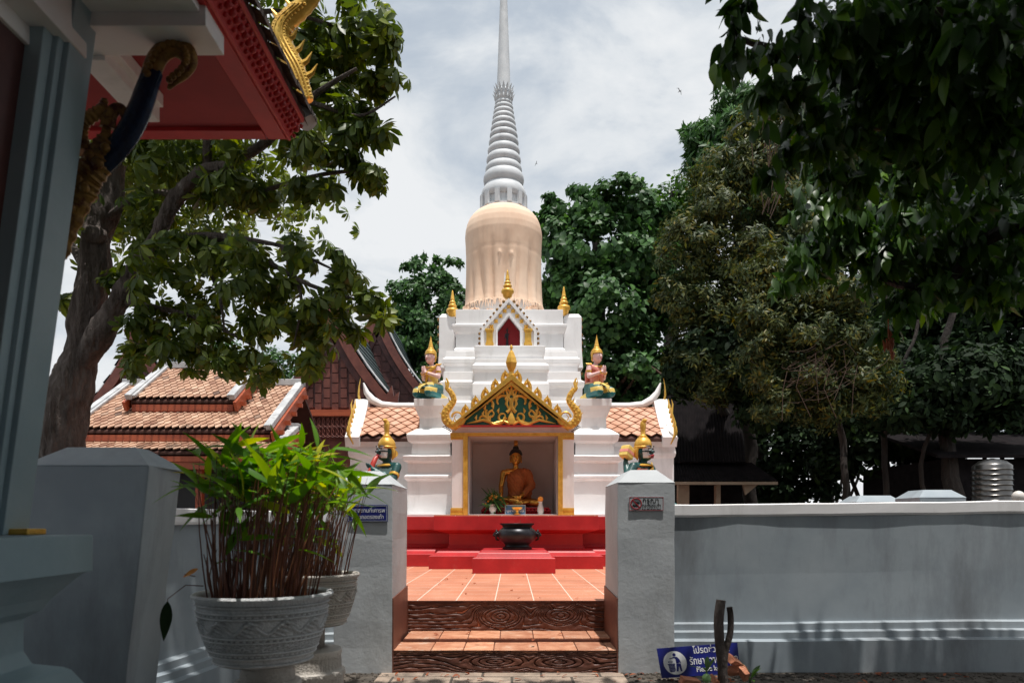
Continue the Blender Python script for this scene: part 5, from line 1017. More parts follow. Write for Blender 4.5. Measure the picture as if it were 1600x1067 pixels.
for k, (dx, dz) in enumerate(((-.008,-.012),(.006,.010))):
    q = c+Vector((dx,.0005,dz)); b.tube([q+Vector((-.018,0,.004)), q+Vector((-.006,0,-.002)), q+Vector((.010,0,-.003)), q+Vector((.019,0,-.006))], [.006,.0075,.0065,.003], 8, .15, (0,1,0))
b.build('shoe_pictogram', M['black'], s2, smooth=True)
tx = c.x+.045
text('กรุณา', .052, (tx, 5.1580, zb_-.046), M['black'], 'lettering', s2, width=.115, depth=.0005, bold=.0003)
text('ถอดรองเท้า', .038, (tx-.004, 5.1580, za+.026), M['black'], 'lettering', s2, width=.135, depth=.0005, bold=.0002)
text('Please take off your shoes', .014, (tx-.004, 5.1580, za+.0095), M['black'], 'lettering', s2, width=.138, depth=.0005, bold=.0004)
s3 = thing('litter_sign', 'tilted blue sign with a white litter-bin symbol leaning against the foot of the wall', 'sign', (1.3, 4.85, .04))
Ys = 4.86; bl, br2, tl, tr = P(1034,1059,Ys), P(1157,1051,Ys), P(1026,1012.5,Ys+.05), P(1152,1003,Ys+.05)
R_ = (tr-tl).normalized(); U_ = (tl-bl).normalized(); N_ = R_.cross(U_).normalized(); th = N_*-.006
b = MB(); b.add([bl,br2,tr,tl,bl+th,br2+th,tr+th,tl+th], [(0,1,2,3),(7,6,5,4),(0,4,5,1),(1,5,6,2),(2,6,7,3),(3,7,4,0)]); b.build('plate', M['navy'], s3, bevel=.001)
def sp(px, py, d=.0): # point on the sign's face
    u = (px-1026)/126; v = (1012.5-py+ -(px-1026)*.075)/46.5; return tl + R_*(tr-tl).length*u + (tl-bl)*v + N_*(.001+d)
dc = sp(1050.5,1035); dr = 18.2*Ys/F; 
b = MB(); b.add([dc+N_*.0012]+[dc+N_*.0012+R_*dr*cos(a*pi/24)+U_*dr*sin(a*pi/24) for a in range(48)], [(0,k+1,(k+1)%48+1) for k in range(48)]); disc = b.build('white_disc', M['sign_white'], s3, fix=False)
def dp(x, z): return dc + N_*.0024 + R_*dr*x + U_*dr*z
b = MB()
def pg(*p_): b.add([dp(*q) for q in p_], [tuple(range(len(p_)))])
b.add([dp(.10,.72)]+[dp(.02+.14*cos(a*pi/10), .68+.14*sin(a*pi/10)) for a in range(20)], [(0,k+1,(k+1)%20+1) for k in range(20)])
pg((-.10,.50),(.22,.50),(.40,.30),(.50,-.02),(.42,-.06),(.34,.08),(.34,-.06),(.08,-.06),(.08,.30),(-.02,.40),(-.42,.42),(-.44,.34))
pg((.08,-.09),(.46,-.09),(.50,-.75),(.36,-.75),(.28,-.30),(.16,-.75),(.0,-.75))
pg((-.66,-.06),(-.02,-.06),(-.02,-.14),(-.66,-.14)); pg((-.62,-.18),(-.06,-.18),(-.08,-.25),(-.60,-.25)); pg((-.60,-.30),(-.08,-.30),(-.10,-.37),(-.58,-.37)); pg((-.58,-.42),(-.10,-.42),(-.12,-.49),(-.56,-.49)); pg((-.56,-.54),(-.12,-.54),(-.14,-.61),(-.54,-.61)); pg((-.54,-.66),(-.14,-.66),(-.16,-.75),(-.52,-.75))
for x in (-.58,-.46,-.34,-.22,-.11): pg((x,-.14),(x+.05,-.14),(x+.06,-.7),(x+.01,-.7))
for k in range(12): a0, a1 = k*pi/6, (k+1)*pi/6; pg((-.40+.2*cos(a0),.10+.09*sin(a0)),(-.40+.2*cos(a1),.10+.09*sin(a1)),(-.40+.14*cos(a1),.10+.05*sin(a1)),(-.40+.14*cos(a0),.10+.05*sin(a0)))
b.build('bin_pictogram', M['navy'], disc, fix=False)
kk = dict(right=tuple(R_), up=tuple(U_), depth=.0005, align='LEFT')
text('โปรดช่วยกัน', .062, sp(1081,1020.5,.001), M['sign_white'], 'lettering', s3, width=.250, bold=.0004, **kk)
text('รักษาความสะอาด', .068, sp(1073,1038,.001), M['sign_white'], 'lettering', s3, width=.330, bold=.0005, **kk)
text('Please keep clean', .050, sp(1081,1049,.001), M['sign_white'], 'lettering', s3, width=.300, bold=.0005, **kk)

# ------------------------------------------------------------------ stump, shoots, bricks, fruit in front of the sign
sm = thing('cut_stump', 'two cut bare brown stems rising in front of the blue litter sign', 'stump', (1.42, 4.6, 0)); Yt = 4.6
b = MB(); limb(b, [P(1131,1085,Yt),P(1128,1040,Yt),P(1124,1010,Yt),P(1122,970,Yt),P(1126,937,Yt)], .042, .026, 12, .006, 3, .3); b.build('stem', M['bark'], sm, smooth=True)
b = MB(); limb(b, [P(1131,1045,Yt),P(1133,1020,Yt),P(1141,990,Yt),P(1142,965,Yt),P(1140,948,Yt)], .026, .018, 12, .006, 6, .3); b.build('stem', M['bark'], sm, smooth=True)
def sprout(label, px, py, Y, L, n, seed):
    t = thing('sprout', label, 'plant', tuple(P(px,py,Y)), 'green sprouts by the litter sign'); rr = random.Random(seed); pos = []; Rm = []; Sc = []; c = P(px,py,Y)
    b = MB(); b.tube([c+Vector((0,0,-.06)), c], [.008,.007], 7); b.build('stem', M['leaf_light'], t, smooth=True)
    for k in range(n):
        a = 2*pi*k/n*1.3+rr.random(); e = rr.uniform(.35,1.1); x = Vector((cos(a)*cos(e), sin(a)*cos(e), sin(e))); up = Vector((0,0,1)); z = (up-x*up.dot(x)).normalized(); y = z.cross(x); Rm.append([[x.x,y.x,z.x],[x.y,y.y,z.y],[x.z,y.z,z.z]]); pos.append(tuple(c)); Sc.append(L*rr.uniform(.6,1.1))
    tv, tf = leafshape(1,.26,7,.62,.25,.25); v_, l_, s_ = scatter(tv, tf, np.array(pos), np.array(Rm), Sc); leafmesh('leaves', [(v_,l_,s_,0)], [M['leaf_light']], t)
sprout('fresh green sprout in front of the blue litter sign, above the round green fruit', 1104, 1050, 4.5, .13, 7, 2); sprout('spreading green seedling at the foot of the wall beyond the broken bricks', 1172, 1062, 4.75, .14, 10, 5)
b = MB(); b.ball(P(1104,1059,4.45), (.028,.028,.030), 16, 12); tag(b.build('green_fruit', M['fruit'], smooth=True, loc=tuple(P(1104,1059,4.45))), 'round pale green fruit lying below the blue litter sign', 'fruit')
for k, (px, py, s, a, lab) in enumerate(((1147,1032,.065,.7,'tilted broken brick, topmost of the pile behind the cut stems'),(1152,1046,.070,-.5,'broken brick leaning below the topmost one in the pile'),(1078,1063,.062,.15,'broken brick lying flat under the blue litter sign'),(1118,1063,.055,.9,'dusty broken brick between the green fruit and the cut stems'),(1163,1052,.05,1.3,'small brick fragment at the wall end of the pile'))):
    c = P(px, py, 4.72 if k < 2 else 4.62); b = MB(); b.stack(-s, s, -s*.55, s*.55, [(-s*.4,0),(s*.4,-.003)]); o = b.build('brick_fragment', M['brick_loose'], bevel=.005, loc=(0,0,0)); lumpy(o, .022, 14, 3); o.location = c; o.rotation_euler = (a*.8, .5*a, a); tag(o, lab, 'brick', 'broken bricks by the litter sign')
# ------------------------------------------------------------------ red pavilion with stepped clay roofs
pv = thing('red_pavilion', 'red timber pavilion with three stepped clay-tile roofs and pale ridges', 'pavilion', (-5.5, 13, 0))
def proof(xl, xr, ye, ze, yr, zr, fh, nu, nv, back=True):
    sl = Vector((0, yr-ye, zr-ze)); nr = Vector((0, -sl.z, sl.y)).normalized(); b = MB()
    b.add([(xl,ye,ze-.03),(xr,ye,ze-.03),(xr,yr,zr-.03),(xl,yr,zr-.03),(xl,ye,ze-.09),(xr,ye,ze-.09),(xr,yr,zr-.09),(xl,yr,zr-.09)], [(0,1,2,3),(7,6,5,4),(0,4,5,1),(1,5,6,2),(2,6,7,3),(3,7,4,0)])
    if back:
        y2 = 2*yr-ye; b.add([(xl,yr,zr-.03),(xr,yr,zr-.03),(xr,y2,ze-.03),(xl,y2,ze-.03),(xl,yr,zr-.09),(xr,yr,zr-.09),(xr,y2,ze-.09),(xl,y2,ze-.09)], [(0,1,2,3),(7,6,5,4),(0,4,5,1),(1,5,6,2),(2,6,7,3),(3,7,4,0)])
    rf = b.build('roof', M['tile_under'], pv)
    b = MB(); tiles(b, Vector((xl,ye-.04,ze-.01)), Vector((xr-xl,0,0)), sl, nu, nv, 1.0, 1.2, nr); b.build('roof_tiles', M['tile'], rf, fix=False)
    b = MB()
    for x, s in ((xl,-1),(xr,1)):
        b.bar((x,ye-.10,ze-.02+.03),(x,yr,zr+.05),.10,.09,(0,0,1)); b.bar((x-s*.07,ye-.06,ze+.03),(x-s*.07,yr,zr+.06),.05,.05,(0,0,1))
    b.bar((xl-.05,yr,zr+.06),(xr+.05,yr,zr+.06),.14,.12); b.build('ridge_mortar', M['trim'], rf, bevel=.012)
    b = MB(); b.box(xl+.02,xr-.02,ye+.02,ye+.06,ze-.09-fh,ze-.065); b.box(xl+.01,xr-.01,ye,ye+.03,ze-.09-fh*.42,ze-.06); b.build('eave_board', M['wood_red'], rf, bevel=.005)
    b = MB(); b.bar((xl-.06,ye-.08,ze-.14),(xl-.06,yr,zr-.10),.05,.16,(0,0,1)); b.build('barge_board', M['wood_red'], rf)
    b = MB(); b.bar((xr+.06,ye-.08,ze-.14),(xr+.06,yr,zr-.10),.05,.16,(0,0,1))
    for k in range(5): u = .1+.2*k; y = ye+(yr-ye)*u; z = ze+(zr-ze)*u; b.box(xr-.06,xr+.16,y-.03,y+.03,z-.17,z-.10)
    b.build('barge_board', M['wood_red'], rf); return rf
proof(-6.27,-4.58,11.7,3.12,12.85,3.86,.26,15,12)
proof(-6.96,-3.80,11.2,2.56,12.85,3.55,.24,28,16)
proof(-7.15,-3.60,10.85,2.19,11.9,2.62,.20,31,8, False)
b = MB(); b.box(-6.9,-3.9,11.5,14.5,0,2.2); b.build('wall', M['wood_mid'], pv)
b = MB(); b.box(-6.2,-4.7,11.47,11.5,.5,1.9); b.box(-4.5,-4.1,11.47,11.5,.5,1.9); b.build('interior_shade_panel', M['black'], pv)  # black slabs on the wall, painted in for the shade of the interior
for x in (-6.95,-5.9,-4.85,-3.85): b = MB(); b.box(x-.05,x+.05,11.0,11.1,.0,2.02); b.build('post', M['wood_red'], pv)
b = MB(); b.box(-6.95,-3.85,11.02,11.08,1.0,1.12); b.box(-6.95,-3.85,11.02,11.08,.6,.66)
for k in range(40): x = -6.9+k*.077; b.box(x-.01,x+.01,11.03,11.07,.66,1.0)
b.build('railing', M['wood_red'], pv)
# ------------------------------------------------------------------ timber houses with steep gables
def house(label, apx, apy, Y, hwpx, eavepy, depth, mp, mb, roofmat=None, lattice=True):
    S = Y/F; xa = XX(apx,Y); za = ZZ(apy,Y); ze = ZZ(eavepy,Y); hw = hwpx*S; t = thing('timber_house', label, 'house', (xa, Y+depth/2, 0), 'timber houses with steep gables')
    def crvx(u): return hw*(u + .13*sin(pi*u)*-1*(1) + 0)      # curved in towards the middle
    n = 12; L = [(crvx(i/n), za+(ze-za)*(i/n)) for i in range(n+1)]
    b = MB(); b.box(xa-hw*.80, xa+hw*.80, Y+.15, Y+depth, 0, ze+.05); b.build('wall', M[mp], t)
    b = MB(); pl = [(xa-x*.93, z-.10) for x, z in L] + [(xa+x*.93, z-.10) for x, z in reversed(L[1:])]; b.prism(pl, Y+.12, Y+.2); gab = b.build('gable_wall', M[mb], t)
    b = MB(); pw = hw*.145; gap = .025; rows = 6; ph = (za-ze)/rows*1.0
    for r in range(-1, 8):
        for c in range(-8, 9):
            x0 = c*pw; z0_ = ze + r*ph*.62 + (.31*ph if c % 2 else 0); z1_ = z0_ + ph*.62 - gap
            f0 = (za-.14 - max(z1_, ze))/(za-ze)*hw*.80
            if abs(x0)+pw*.5 > f0 or z0_ < ze-.35: continue
            b.box(xa+x0-pw/2+gap, xa+x0+pw/2-gap, Y+.095, Y+.121, z0_, z1_)
    b.build('gable_panels', M[mp], gab)
    for s in (-1, 1):
        b = MB(); pts = [Vector((xa+s*x, Y, z)) for x, z in L]
        for o0, o1, y0, y1, mi in ((0,.20,-.02,.05,0),(.20,.34,.05,.11,1)):
            vs = []; fs = []
            for i, p_ in enumerate(pts):
                d = (pts[min(i+1,n)]-pts[max(i-1,0)]).normalized(); nn = Vector((-s*abs(d.z),0,-abs(d.x)))
                a_ = p_+nn*o0; c_ = p_+nn*o1; vs += [(a_.x,Y+y0,a_.z),(c_.x,Y+y0,c_.z),(c_.x,Y+y1,c_.z),(a_.x,Y+y1,a_.z)]
            for i in range(n):
                for k in range(4): fs.append((i*4+k,i*4+(k+1)%4,(i+1)*4+(k+1)%4,(i+1)*4+k))
            fs += [(3,2,1,0),(n*4,n*4+1,n*4+2,n*4+3)]; b.add(vs, fs, mi)
        x, z = L[-1]; b.add([(xa+s*q,yy,zz_) for yy in (Y-.03,Y+.04) for q, zz_ in ((x-.30,z-.08),(x+.10,z-.10),(x+.14,z+.22),(x+.02,z+.12),(x-.02,z+.36),(x-.12,z+.18))], [(0,1,2,3,4,5),(11,10,9,8,7,6)]+[(i,i+6,(i+1)%6+6,(i+1)%6) for i in range(6)], 0)
        b.build('barge_board', [M['wood_mid'], M['wood_dark']], t)
        b = MB(); vs = []; fs = []
        for yy in (Y+.05, Y+depth):
            for x, z in L: vs.append((xa+s*(x+.02), yy, z+.02))
        for x, z in L: vs.append((xa+s*(x-.08), Y+depth, z-.06))
        for i in range(n): fs.append((i, i+1, n+2+i, n+1+i)); fs.append((n+1+i, n+2+i, 2*n+3+i, 2*n+2+i))
        b.add(vs, fs); rf = b.build('roof', M[roofmat or 'tile_teal'], t, fix=False)
        b = MB()
        for i in range(n):
            for k in range(int(depth/.22)):
                y = Y+.1+k*.22+(.11 if i%2 else 0); (x0,z0_),(x1,z1_) = L[i],L[i+1]; nn = Vector((s*(z0_-z1_),0,(x1-x0))).normalized()*.03
                p0 = Vector((xa+s*(x0+.02),y,z0_+.02))+nn*.3; p1 = Vector((xa+s*(x1+.02),y,z1_+.02))+nn; b.add([p0+Vector((0,-.1,0)),p0+Vector((0,.1,0)),p1+Vector((0,.1,0)),p1+Vector((0,-.1,0)),p1+Vector((0,.1,0))-nn,p1+Vector((0,-.1,0))-nn], [(0,1,2,3),(3,2,4,5)])
        b.build('roof_tiles', M[roofmat or 'tile_teal'], rf, fix=False)
        for yy in (Y+.10, Y+depth): b = MB(); b.tube([(xa+s*(x+.03), yy, z+.05) for x, z in L], .035, 6); b.build('verge_mortar', M['trim'], rf, smooth=True)
    b = MB(); b.box(xa-hw*.85, xa+hw*.85, Y+.02, Y+.14, ze-.30, ze-.16); b.build('tie_beam', M['wood_red'], t)
    b = MB(); b.tube([(xa,Y+.0,za-.2),(xa,Y,za+.08),(xa,Y-.02,za+.22)], [.10,.06,.01], 8, .6, (0,1,0)); b.build('gable_horn', M['wood_mid'], t, smooth=True)
    if lattice:
        b = MB()
        for k in range(22):
            for r in range(2):
                c = Vector((xa-hw*.82+k*hw*.078, Y+.06, ze-.42-r*.22)); b.tube([c+Vector((cos(a)*.13,0,sin(a)*.12)) for a in [q*.7 for q in range(10)]], .014, 4)
        b.build('lattice', M['wood_mid'], t)
    return t
house('timber house whose red-brown gable ends just beside the low white hall', 522, 474, 15.5, 92, 628, 5.0, 'wood_mid', 'wood_dark')
house('darker timber house with a black-brown panelled gable behind the low white hall', 588, 474, 19.0, 100, 640, 6.0, 'wood_dark', 'wood_dark', lattice=False)
house('timber house with a dark maroon gable behind the tree trunk and stepped pavilion', 213, 505, 15.5, 108, 668, 5.0, 'wood_dark', 'wood_dark', lattice=False)
# ------------------------------------------------------------------ dark shed, tank, lamp on the right
sh = thing('shed', 'dark two-tier shed with ribbed roofs and pale posts beyond the low white hall', 'shed', (6.3, 15.5, 0)); Y = 15.0
def ribbed(name, p0, p1, p2, p3, n):
    b = MB(); p0,p1,p2,p3 = map(Vector,(p0,p1,p2,p3)); vs = []; fs = []; nn = (p1-p0).cross(p3-p0).normalized()
    for i in range(n*2+1):
        u = i/(n*2); o = nn*(.035 if i%2 else 0); vs += [p0.lerp(p1,u)+o, p3.lerp(p2,u)+o, p0.lerp(p1,u)+o-nn*.05, p3.lerp(p2,u)+o-nn*.05]
    for i in range(n*2): a = i*4; fs += [(a,a+4,a+5,a+1),(a+2,a+3,a+7,a+6),(a,a+2,a+6,a+4)]
    b.add(vs, fs); return b.build(name, M['roof_dark'], sh)
ribbed('roof', P(1040,722,15), P(1165,722,15), P(1152,600,16.6), P(1040,600,16.6), 26)
ribbed('lower_roof', P(1040,752,14.4), P(1216,752,14.4), P(1175,724,15.2), P(1040,724,15.2), 34)
b = MB(); b.box(XX(1040,15.25),XX(1163,15.25),15.25,15.35,ZZ(735,15.25),ZZ(716,15.25)); b.build('upper_board', M['wood_dark'], sh)
b = MB(); b.box(XX(1040,14.38),XX(1215,14.38),14.36,14.41,ZZ(757,14.38),ZZ(752.5,14.38)); b.build('eave_board', M['cream'], sh)
b = MB(); b.box(XX(1040,15.3),XX(1160,15.3),15.3,17.5,0,ZZ(735,15.3)); b.build('wall', M['roof_dark'], sh)
for a, c in ((1060,1077),(1119,1126)): b = MB(); b.box(XX(a,14.6),XX(c,14.6),14.6,14.75,0,ZZ(757,14.5)); b.build('post', M['cream'], sh)
b = MB(); b.prism([(XX(1160,14.5),ZZ(757,14.5)),(XX(1183,14.5),ZZ(757,14.5)),(XX(1164,14.5),ZZ(773,14.5))], 14.45, 14.52); b.build('bracket', M['cream'], sh)
Yk = 10.6; S = Yk/F; tk = thing('water_tank', 'shiny ribbed steel water tank on a stand in the shade beyond the wall', 'tank', (XX(1550,Yk), Yk, 0))
pr = [(2,ZZ(716,Yk)),(18,ZZ(720,Yk)),(25,ZZ(726,Yk))]
for k in range(8): y = 728+k*8; pr += [(27,ZZ(y,Yk)),(27,ZZ(y+5,Yk)),(28.4,ZZ(y+6.2,Yk)),(27,ZZ(y+7.4,Yk))]
pr += [(27,ZZ(794,Yk)),(24,ZZ(797,Yk))]
b = MB(); b.lathe((XX(1550,Yk),Yk,0), [(r*S,z) for r, z in reversed(pr)], 48); b.build('tank_body', M['steel'], tk, smooth=True, sharp=50)
for k in range(4): a = pi/4+k*pi/2; b = MB(); x, y = XX(1550,Yk)+22*S*cos(a), Yk+22*S*sin(a); b.bar((x,y,0),(x,y,ZZ(797,Yk)),.04,.04,(0,1,0)); b.build('leg', M['roof_dark'], tk)
lp = thing('globe_lamp', 'white globe lamp on a thin post at the end of the long wall', 'lamp', (XX(1591,9), 9.0, 0))
b = MB(); b.ball(P(1591,775.5,9), 9*9/F, 20, 14); b.build('globe', M['ceramic'], lp, smooth=True); b = MB(); b.tube([(XX(1591,9),9,0),(XX(1591,9),9,ZZ(784,9))], .025, 8); b.build('post', M['roof_dark'], lp)
rs = thing('side_shed', 'dark low roof at the far right behind the steel tank', 'shed', (9.6, 13.5, 0))
b = MB(); b.box(7.9,13,13.0,16,0,2.25); b.build('wall', M['roof_dark'], rs); b = MB(); b.add([(7.6,12.7,2.3),(13,12.7,2.3),(13,15,3.0),(7.6,15,3.0),(7.6,12.7,2.24),(13,12.7,2.24),(13,15,2.94),(7.6,15,2.94)], [(0,1,2,3),(7,6,5,4),(0,4,5,1),(1,5,6,2),(2,6,7,3),(3,7,4,0)]); b.build('roof', M['roof_dark'], rs)
# ------------------------------------------------------------------ trees
def treething(name, label, base, group=None): return thing(name, label, 'tree', base, group)
def crown(t, blobs, nsub, nleaf, tmpl, size, m, sub_r=.28, shell=.5, flat=.3, jit=.35, spread=1.0, name='crown'):
    p_, nr = clumps(blobs, nsub, nleaf, sub_r, shell); n = len(p_); R = rotmats(n, nr, spread, flat)
    v_, l_, s_ = scatter(tmpl[0], tmpl[1], p_, R, size*(1-jit+2*jit*RNG.random(n))); return leafmesh(name, [(v_,l_,s_,0)], [m], t)
LS = leafshape(1,.50,4,.45,.2,.1); LH = leafshape(1,.85,5,.32,.2,.2); LN = leafshape(1,.30,3,.5,.1,.05); LO = leafshape(1,.42,6,.45,.22,.25)
# big tree at the left with whorled leaves
lt_ = treething('whorled_leaf_tree', 'large tree at the left with rough grey trunk and drooping whorls of leaves', (XX(100,7), 7, 0))
b = MB(); Yt = 7.0
tr = limb(b, [(XX(92,Yt),Yt,-.05), P(100,700,Yt), P(112,600,Yt), P(132,520,Yt), P(146,440,Yt), P(160,350,Yt), P(190,240,Yt), P(225,120,Yt), P(260,0,Yt), P(290,-150,Yt)], .215, .05, 72, .05, 1, .12, 22)
b.ball(P(152,375,Yt)+Vector((.03,-.10,0)), (.12,.10,.10), 12, 8); barky(b.build('trunk', M['bark'], lt_, smooth=True), .020)
b = MB(); limb(b, [P(118,585,7.0), P(150,535,6.9), P(188,470,6.8), P(218,420,6.7), P(248,368,6.5), P(278,310,6.35), P(318,268,6.2), P(345,262,6.1)], .125, .04, 48, .03, 4, .16, 22); barky(b.build('main_limb', M['bark'], lt_, smooth=True), .014)
BR = [([P(345,262,6.1),P(420,220,5.9),P(480,160,5.8),P(560,110,5.7)],.05,.012),([P(318,268,6.2),P(330,180,6.1),P(350,90,6.0),P(420,20,5.9),P(520,40,5.8)],.05,.012),([P(218,420,6.7),P(300,378,6.5),P(380,390,6.3),P(470,440,6.1),P(560,470,6.0)],.045,.010),([P(248,368,6.5),P(340,370,6.3),P(440,385,6.2),P(520,420,6.1)],.035,.010),([P(160,350,7),P(230,300,6.8),P(300,310,6.6),P(400,300,6.3),P(520,270,6.0),P(600,275,5.9)],.045,.010),([P(190,470,6.8),P(240,480,6.6),P(320,500,6.4),P(400,540,6.2)],.035,.010),([P(146,440,7),P(110,380,7.4),P(60,300,8)],.06,.02),([P(300,378,6.5),P(340,450,6.4),P(350,520,6.3)],.02,.008),([P(440,385,6.2),P(470,470,6.1),P(460,540,6.1)],.018,.007),([P(480,160,5.8),P(560,180,5.8),P(620,150,5.8)],.02,.007)]
for i, (pp, r0, r1) in enumerate(BR): b = MB(); limb(b, pp, r0, r1, 8, .04, 20+i, .2); b.build('branch', M['bark'], lt_, smooth=True)
wl = []
for k in range(8):
    a = 2*pi*k/8+.3*random.random(); tl = .35+.3*random.random(); lv, lf = leafshape(.62*random.uniform(.8,1.1),.235,5,.66,.2,.22,.05); R1 = np.array(Matrix.Rotation(a,3,'Z') @ Matrix.Rotation(tl,3,'Y')); wl.append((lv @ R1.T, lf))
WH = merge(wl)
LB = [(470,20,120,40,6.0),(560,60,80,50,5.9),(600,120,45,30,5.9),(545,160,70,45,5.8),(480,130,80,60,6.0),(615,70,30,22,5.9),(430,215,90,40,5.9),(520,240,80,30,5.9),(590,275,48,25,5.9),(500,290,50,18,6.0),(600,200,24,18,5.9),(570,205,40,22,5.9),(330,250,110,45,6.4),(250,240,60,40,6.8),(370,300,110,26,6.3),(230,330,60,40,6.9),(220,395,45,30,6.9),(470,300,45,18,6.1),(320,400,90,35,6.4),(430,400,100,26,6.2),(520,425,75,32,6.1),(575,470,42,28,6.0),(600,490,22,14,6.0),(300,460,100,32,6.5),(410,460,90,34,6.3),(500,475,70,30,6.1),(530,510,40,22,6.1),(250,500,70,26,6.6),(350,510,90,34,6.4),(450,520,70,36,6.2),(490,560,60,22,6.1),(390,555,75,28,6.3),(280,545,70,26,6.5),(225,572,32,14,6.6),(310,578,30,10,6.5),(430,585,45,12,6.2),(120,480,20,40,7.4),(205,545,40,20,6.7),(200,440,30,26,6.9)]
bl = [pblob(x, y, rx, ry, Y, max(rx,ry)*.9*Y/F) for x, y, rx, ry, Y in LB] + [((-3.2,5.5,6.2),(1.9,1.6,.7)),((-4.5,8.5,5.5),(2.4,1.8,1.2)),((-5.0,6.2,4.4),(1.0,1.0,.9))]
p_, nr = clumps(bl, 750, 5200, .34, .15); nr = nr*.5+np.array([0.25,-.35,.55]); R = rotmats(len(p_), nr, .75)
v_, l_, s_ = scatter(WH[0], WH[1], p_, R, .215*(.65+.6*RNG.random(len(p_)))); leafmesh('crown', [(v_,l_,s_,0)], [M['leaf_left']], lt_)
# dense heart-leaved tree behind the stupa
fg = treething('heart_leaved_tree', 'dense round tree with glossy heart-shaped leaves right behind the stupa', (XX(945,18), 18, 0)); Y = 17.5
b = MB(); limb(b, [(XX(950,Y+1),Y+1,0), P(948,700,Y+1), P(940,560,Y+1), P(930,430,Y+1), P(930,340,Y+1)], .35, .08, 12, .1, 2); b.build('trunk', M['bark_dark'], fg, smooth=True)
for i, pp in enumerate(([P(948,660,Y+.5),P(985,600,Y-.6),P(1000,560,Y-.8)],[P(940,560,Y+.5),P(900,520,Y-.6),P(880,470,Y-.9)],[P(948,620,Y),P(1010,570,Y-1),P(1060,620,Y-1.2)],[P(935,480,Y+.6),P(985,420,Y-.4),P(1010,380,Y-.6)])):
    b = MB(); limb(b, pp, .05, .015, 7, .06, i+40); b.build('branch', M['branch'], fg, smooth=True)
bl = [pblob(*q) for q in ((900,330,50,38,Y),(960,318,60,36,Y),(1005,340,50,36,Y+.5),(870,380,38,50,Y),(930,400,80,55,Y),(1000,420,60,55,Y),(880,460,45,60,Y),(950,490,80,60,Y-.3),(1020,500,45,60,Y),(900,560,60,60,Y),(970,580,70,60,Y-.3),(1030,600,40,70,Y),(930,640,80,60,Y),(1000,660,60,50,Y),(1050,650,30,35,Y-.5),(862,345,22,18,Y),(985,288,22,12,Y),(905,297,22,12,Y))]
crown(fg, bl, 420, 30000, LH, .15, M['leaf_fig'], .34, .35, .5)
# fresh green tree further back and a feathery one above it
t = treething('pale_green_tree', 'bright green tree further back, between the dense round tree and the olive tree', (XX(1050,23), 23, 0)); Y = 23
b = MB(); limb(b, [(XX(1050,Y),Y,0), P(1050,600,Y), P(1045,400,Y), P(1050,300,Y)], .35, .08, 10, .1, 3); b.build('trunk', M['bark_dark'], t, smooth=True)
crown(t, [pblob(*q) for q in ((1040,318,55,28,Y),(1085,300,40,36,Y),(1010,345,50,30,Y),(1080,350,50,40,Y),(1060,420,60,70,Y))], 160, 12000, LS, .16, M['leaf_light'], .34, .4, .4)
t = treething('feathery_tree', 'tall dark feathery tree topping the right-hand group against the sky', (XX(1160,21), 21, 0)); Y = 21
b = MB(); limb(b, [(XX(1170,Y),Y,0), P(1165,500,Y), P(1160,300,Y), P(1165,180,Y)], .35, .05, 10, .15, 3); b.build('trunk', M['bark_dark'], t, smooth=True)
crown(t, [pblob(*q) for q in ((1150,158,44,20,Y),(1190,170,50,35,Y),(1085,222,26,22,Y),(1120,210,45,30,Y),(1095,250,28,18,Y),(1160,230,70,50,Y),(1072,205,16,10,Y),(1120,270,50,34,Y),(1200,300,70,60,Y))], 220, 15000, LN, .26, M['leaf_fig'], .28, .5, .2)
# olive-brown trees
t = treething('olive_tree', 'tall olive-brown small-leaved tree between the heart-leaved tree and the hanging near branches', (XX(1140,14.5), 14.5, 0)); Y = 14
b = MB(); limb(b, [(XX(1172,Y+4),Y+4,0), P(1172,700,Y+4), P(1165,560,Y+3), P(1150,350,Y+1), P(1170,230,Y+1)], .20, .05, 12, .15, 7); b.build('trunk', M['bark_dark'], t, smooth=True)
bl = [pblob(*q) for q in ((1190,210,45,45,Y),(1130,260,50,40,Y),(1200,290,60,60,Y),(1120,330,50,45,Y),(1080,390,50,55,Y),(1160,400,65,60,Y),(1225,380,50,70,Y),(1060,470,36,45,Y),(1110,490,55,55,Y),(1180,500,60,60,Y),(1075,560,36,50,Y),(1120,590,45,45,Y),(1210,240,40,60,Y))]
crown(t, bl, 420, 52000, LN, .12, M['leaf_olive'], .34, .35, .4)
b = MB()
for k in range(26): c = P(random.gauss(1200,14), random.uniform(190,350), Y-.9); b.tube([c, c+Vector((random.uniform(-.1,.2),-.05,random.uniform(.3,.7)))], .008, 4)
b.build('bare_twigs', M['branch'], t)
t = treething('drooping_olive_tree', 'drooping olive-gold tree with tangled bare vines under the near hanging branches', (XX(1300,12), 12, 0)); Y = 11.5
b = MB(); limb(b, [(XX(1330,Y+2),Y+2,0), P(1325,760,Y+2), P(1310,640,Y+2), P(1290,520,Y+1), P(1250,440,Y+1)], .085, .03, 10, .12, 9); limb(b, [(XX(1390,Y+2),Y+2,0), P(1385,700,Y+2), P(1400,600,Y+2), P(1440,500,Y+2)], .06, .03, 10, .12, 12); b.build('trunk', M['bark_dark'], t, smooth=True)
bl = [pblob(*q) for q in ((1230,440,60,40,Y),(1300,460,60,40,Y),(1190,500,40,45,Y),(1250,520,70,50,Y),(1185,560,32,50,Y),(1240,590,60,50,Y),(1320,530,60,50,Y),(1210,640,40,30,Y),(1290,630,50,36,Y),(1350,590,50,60,Y),(1200,420,40,40,Y))]
crown(t, bl, 320, 40000, LN, .105, M['leaf_olive'], .34, .35, .4)
b = MB(); rr = random.Random(4)
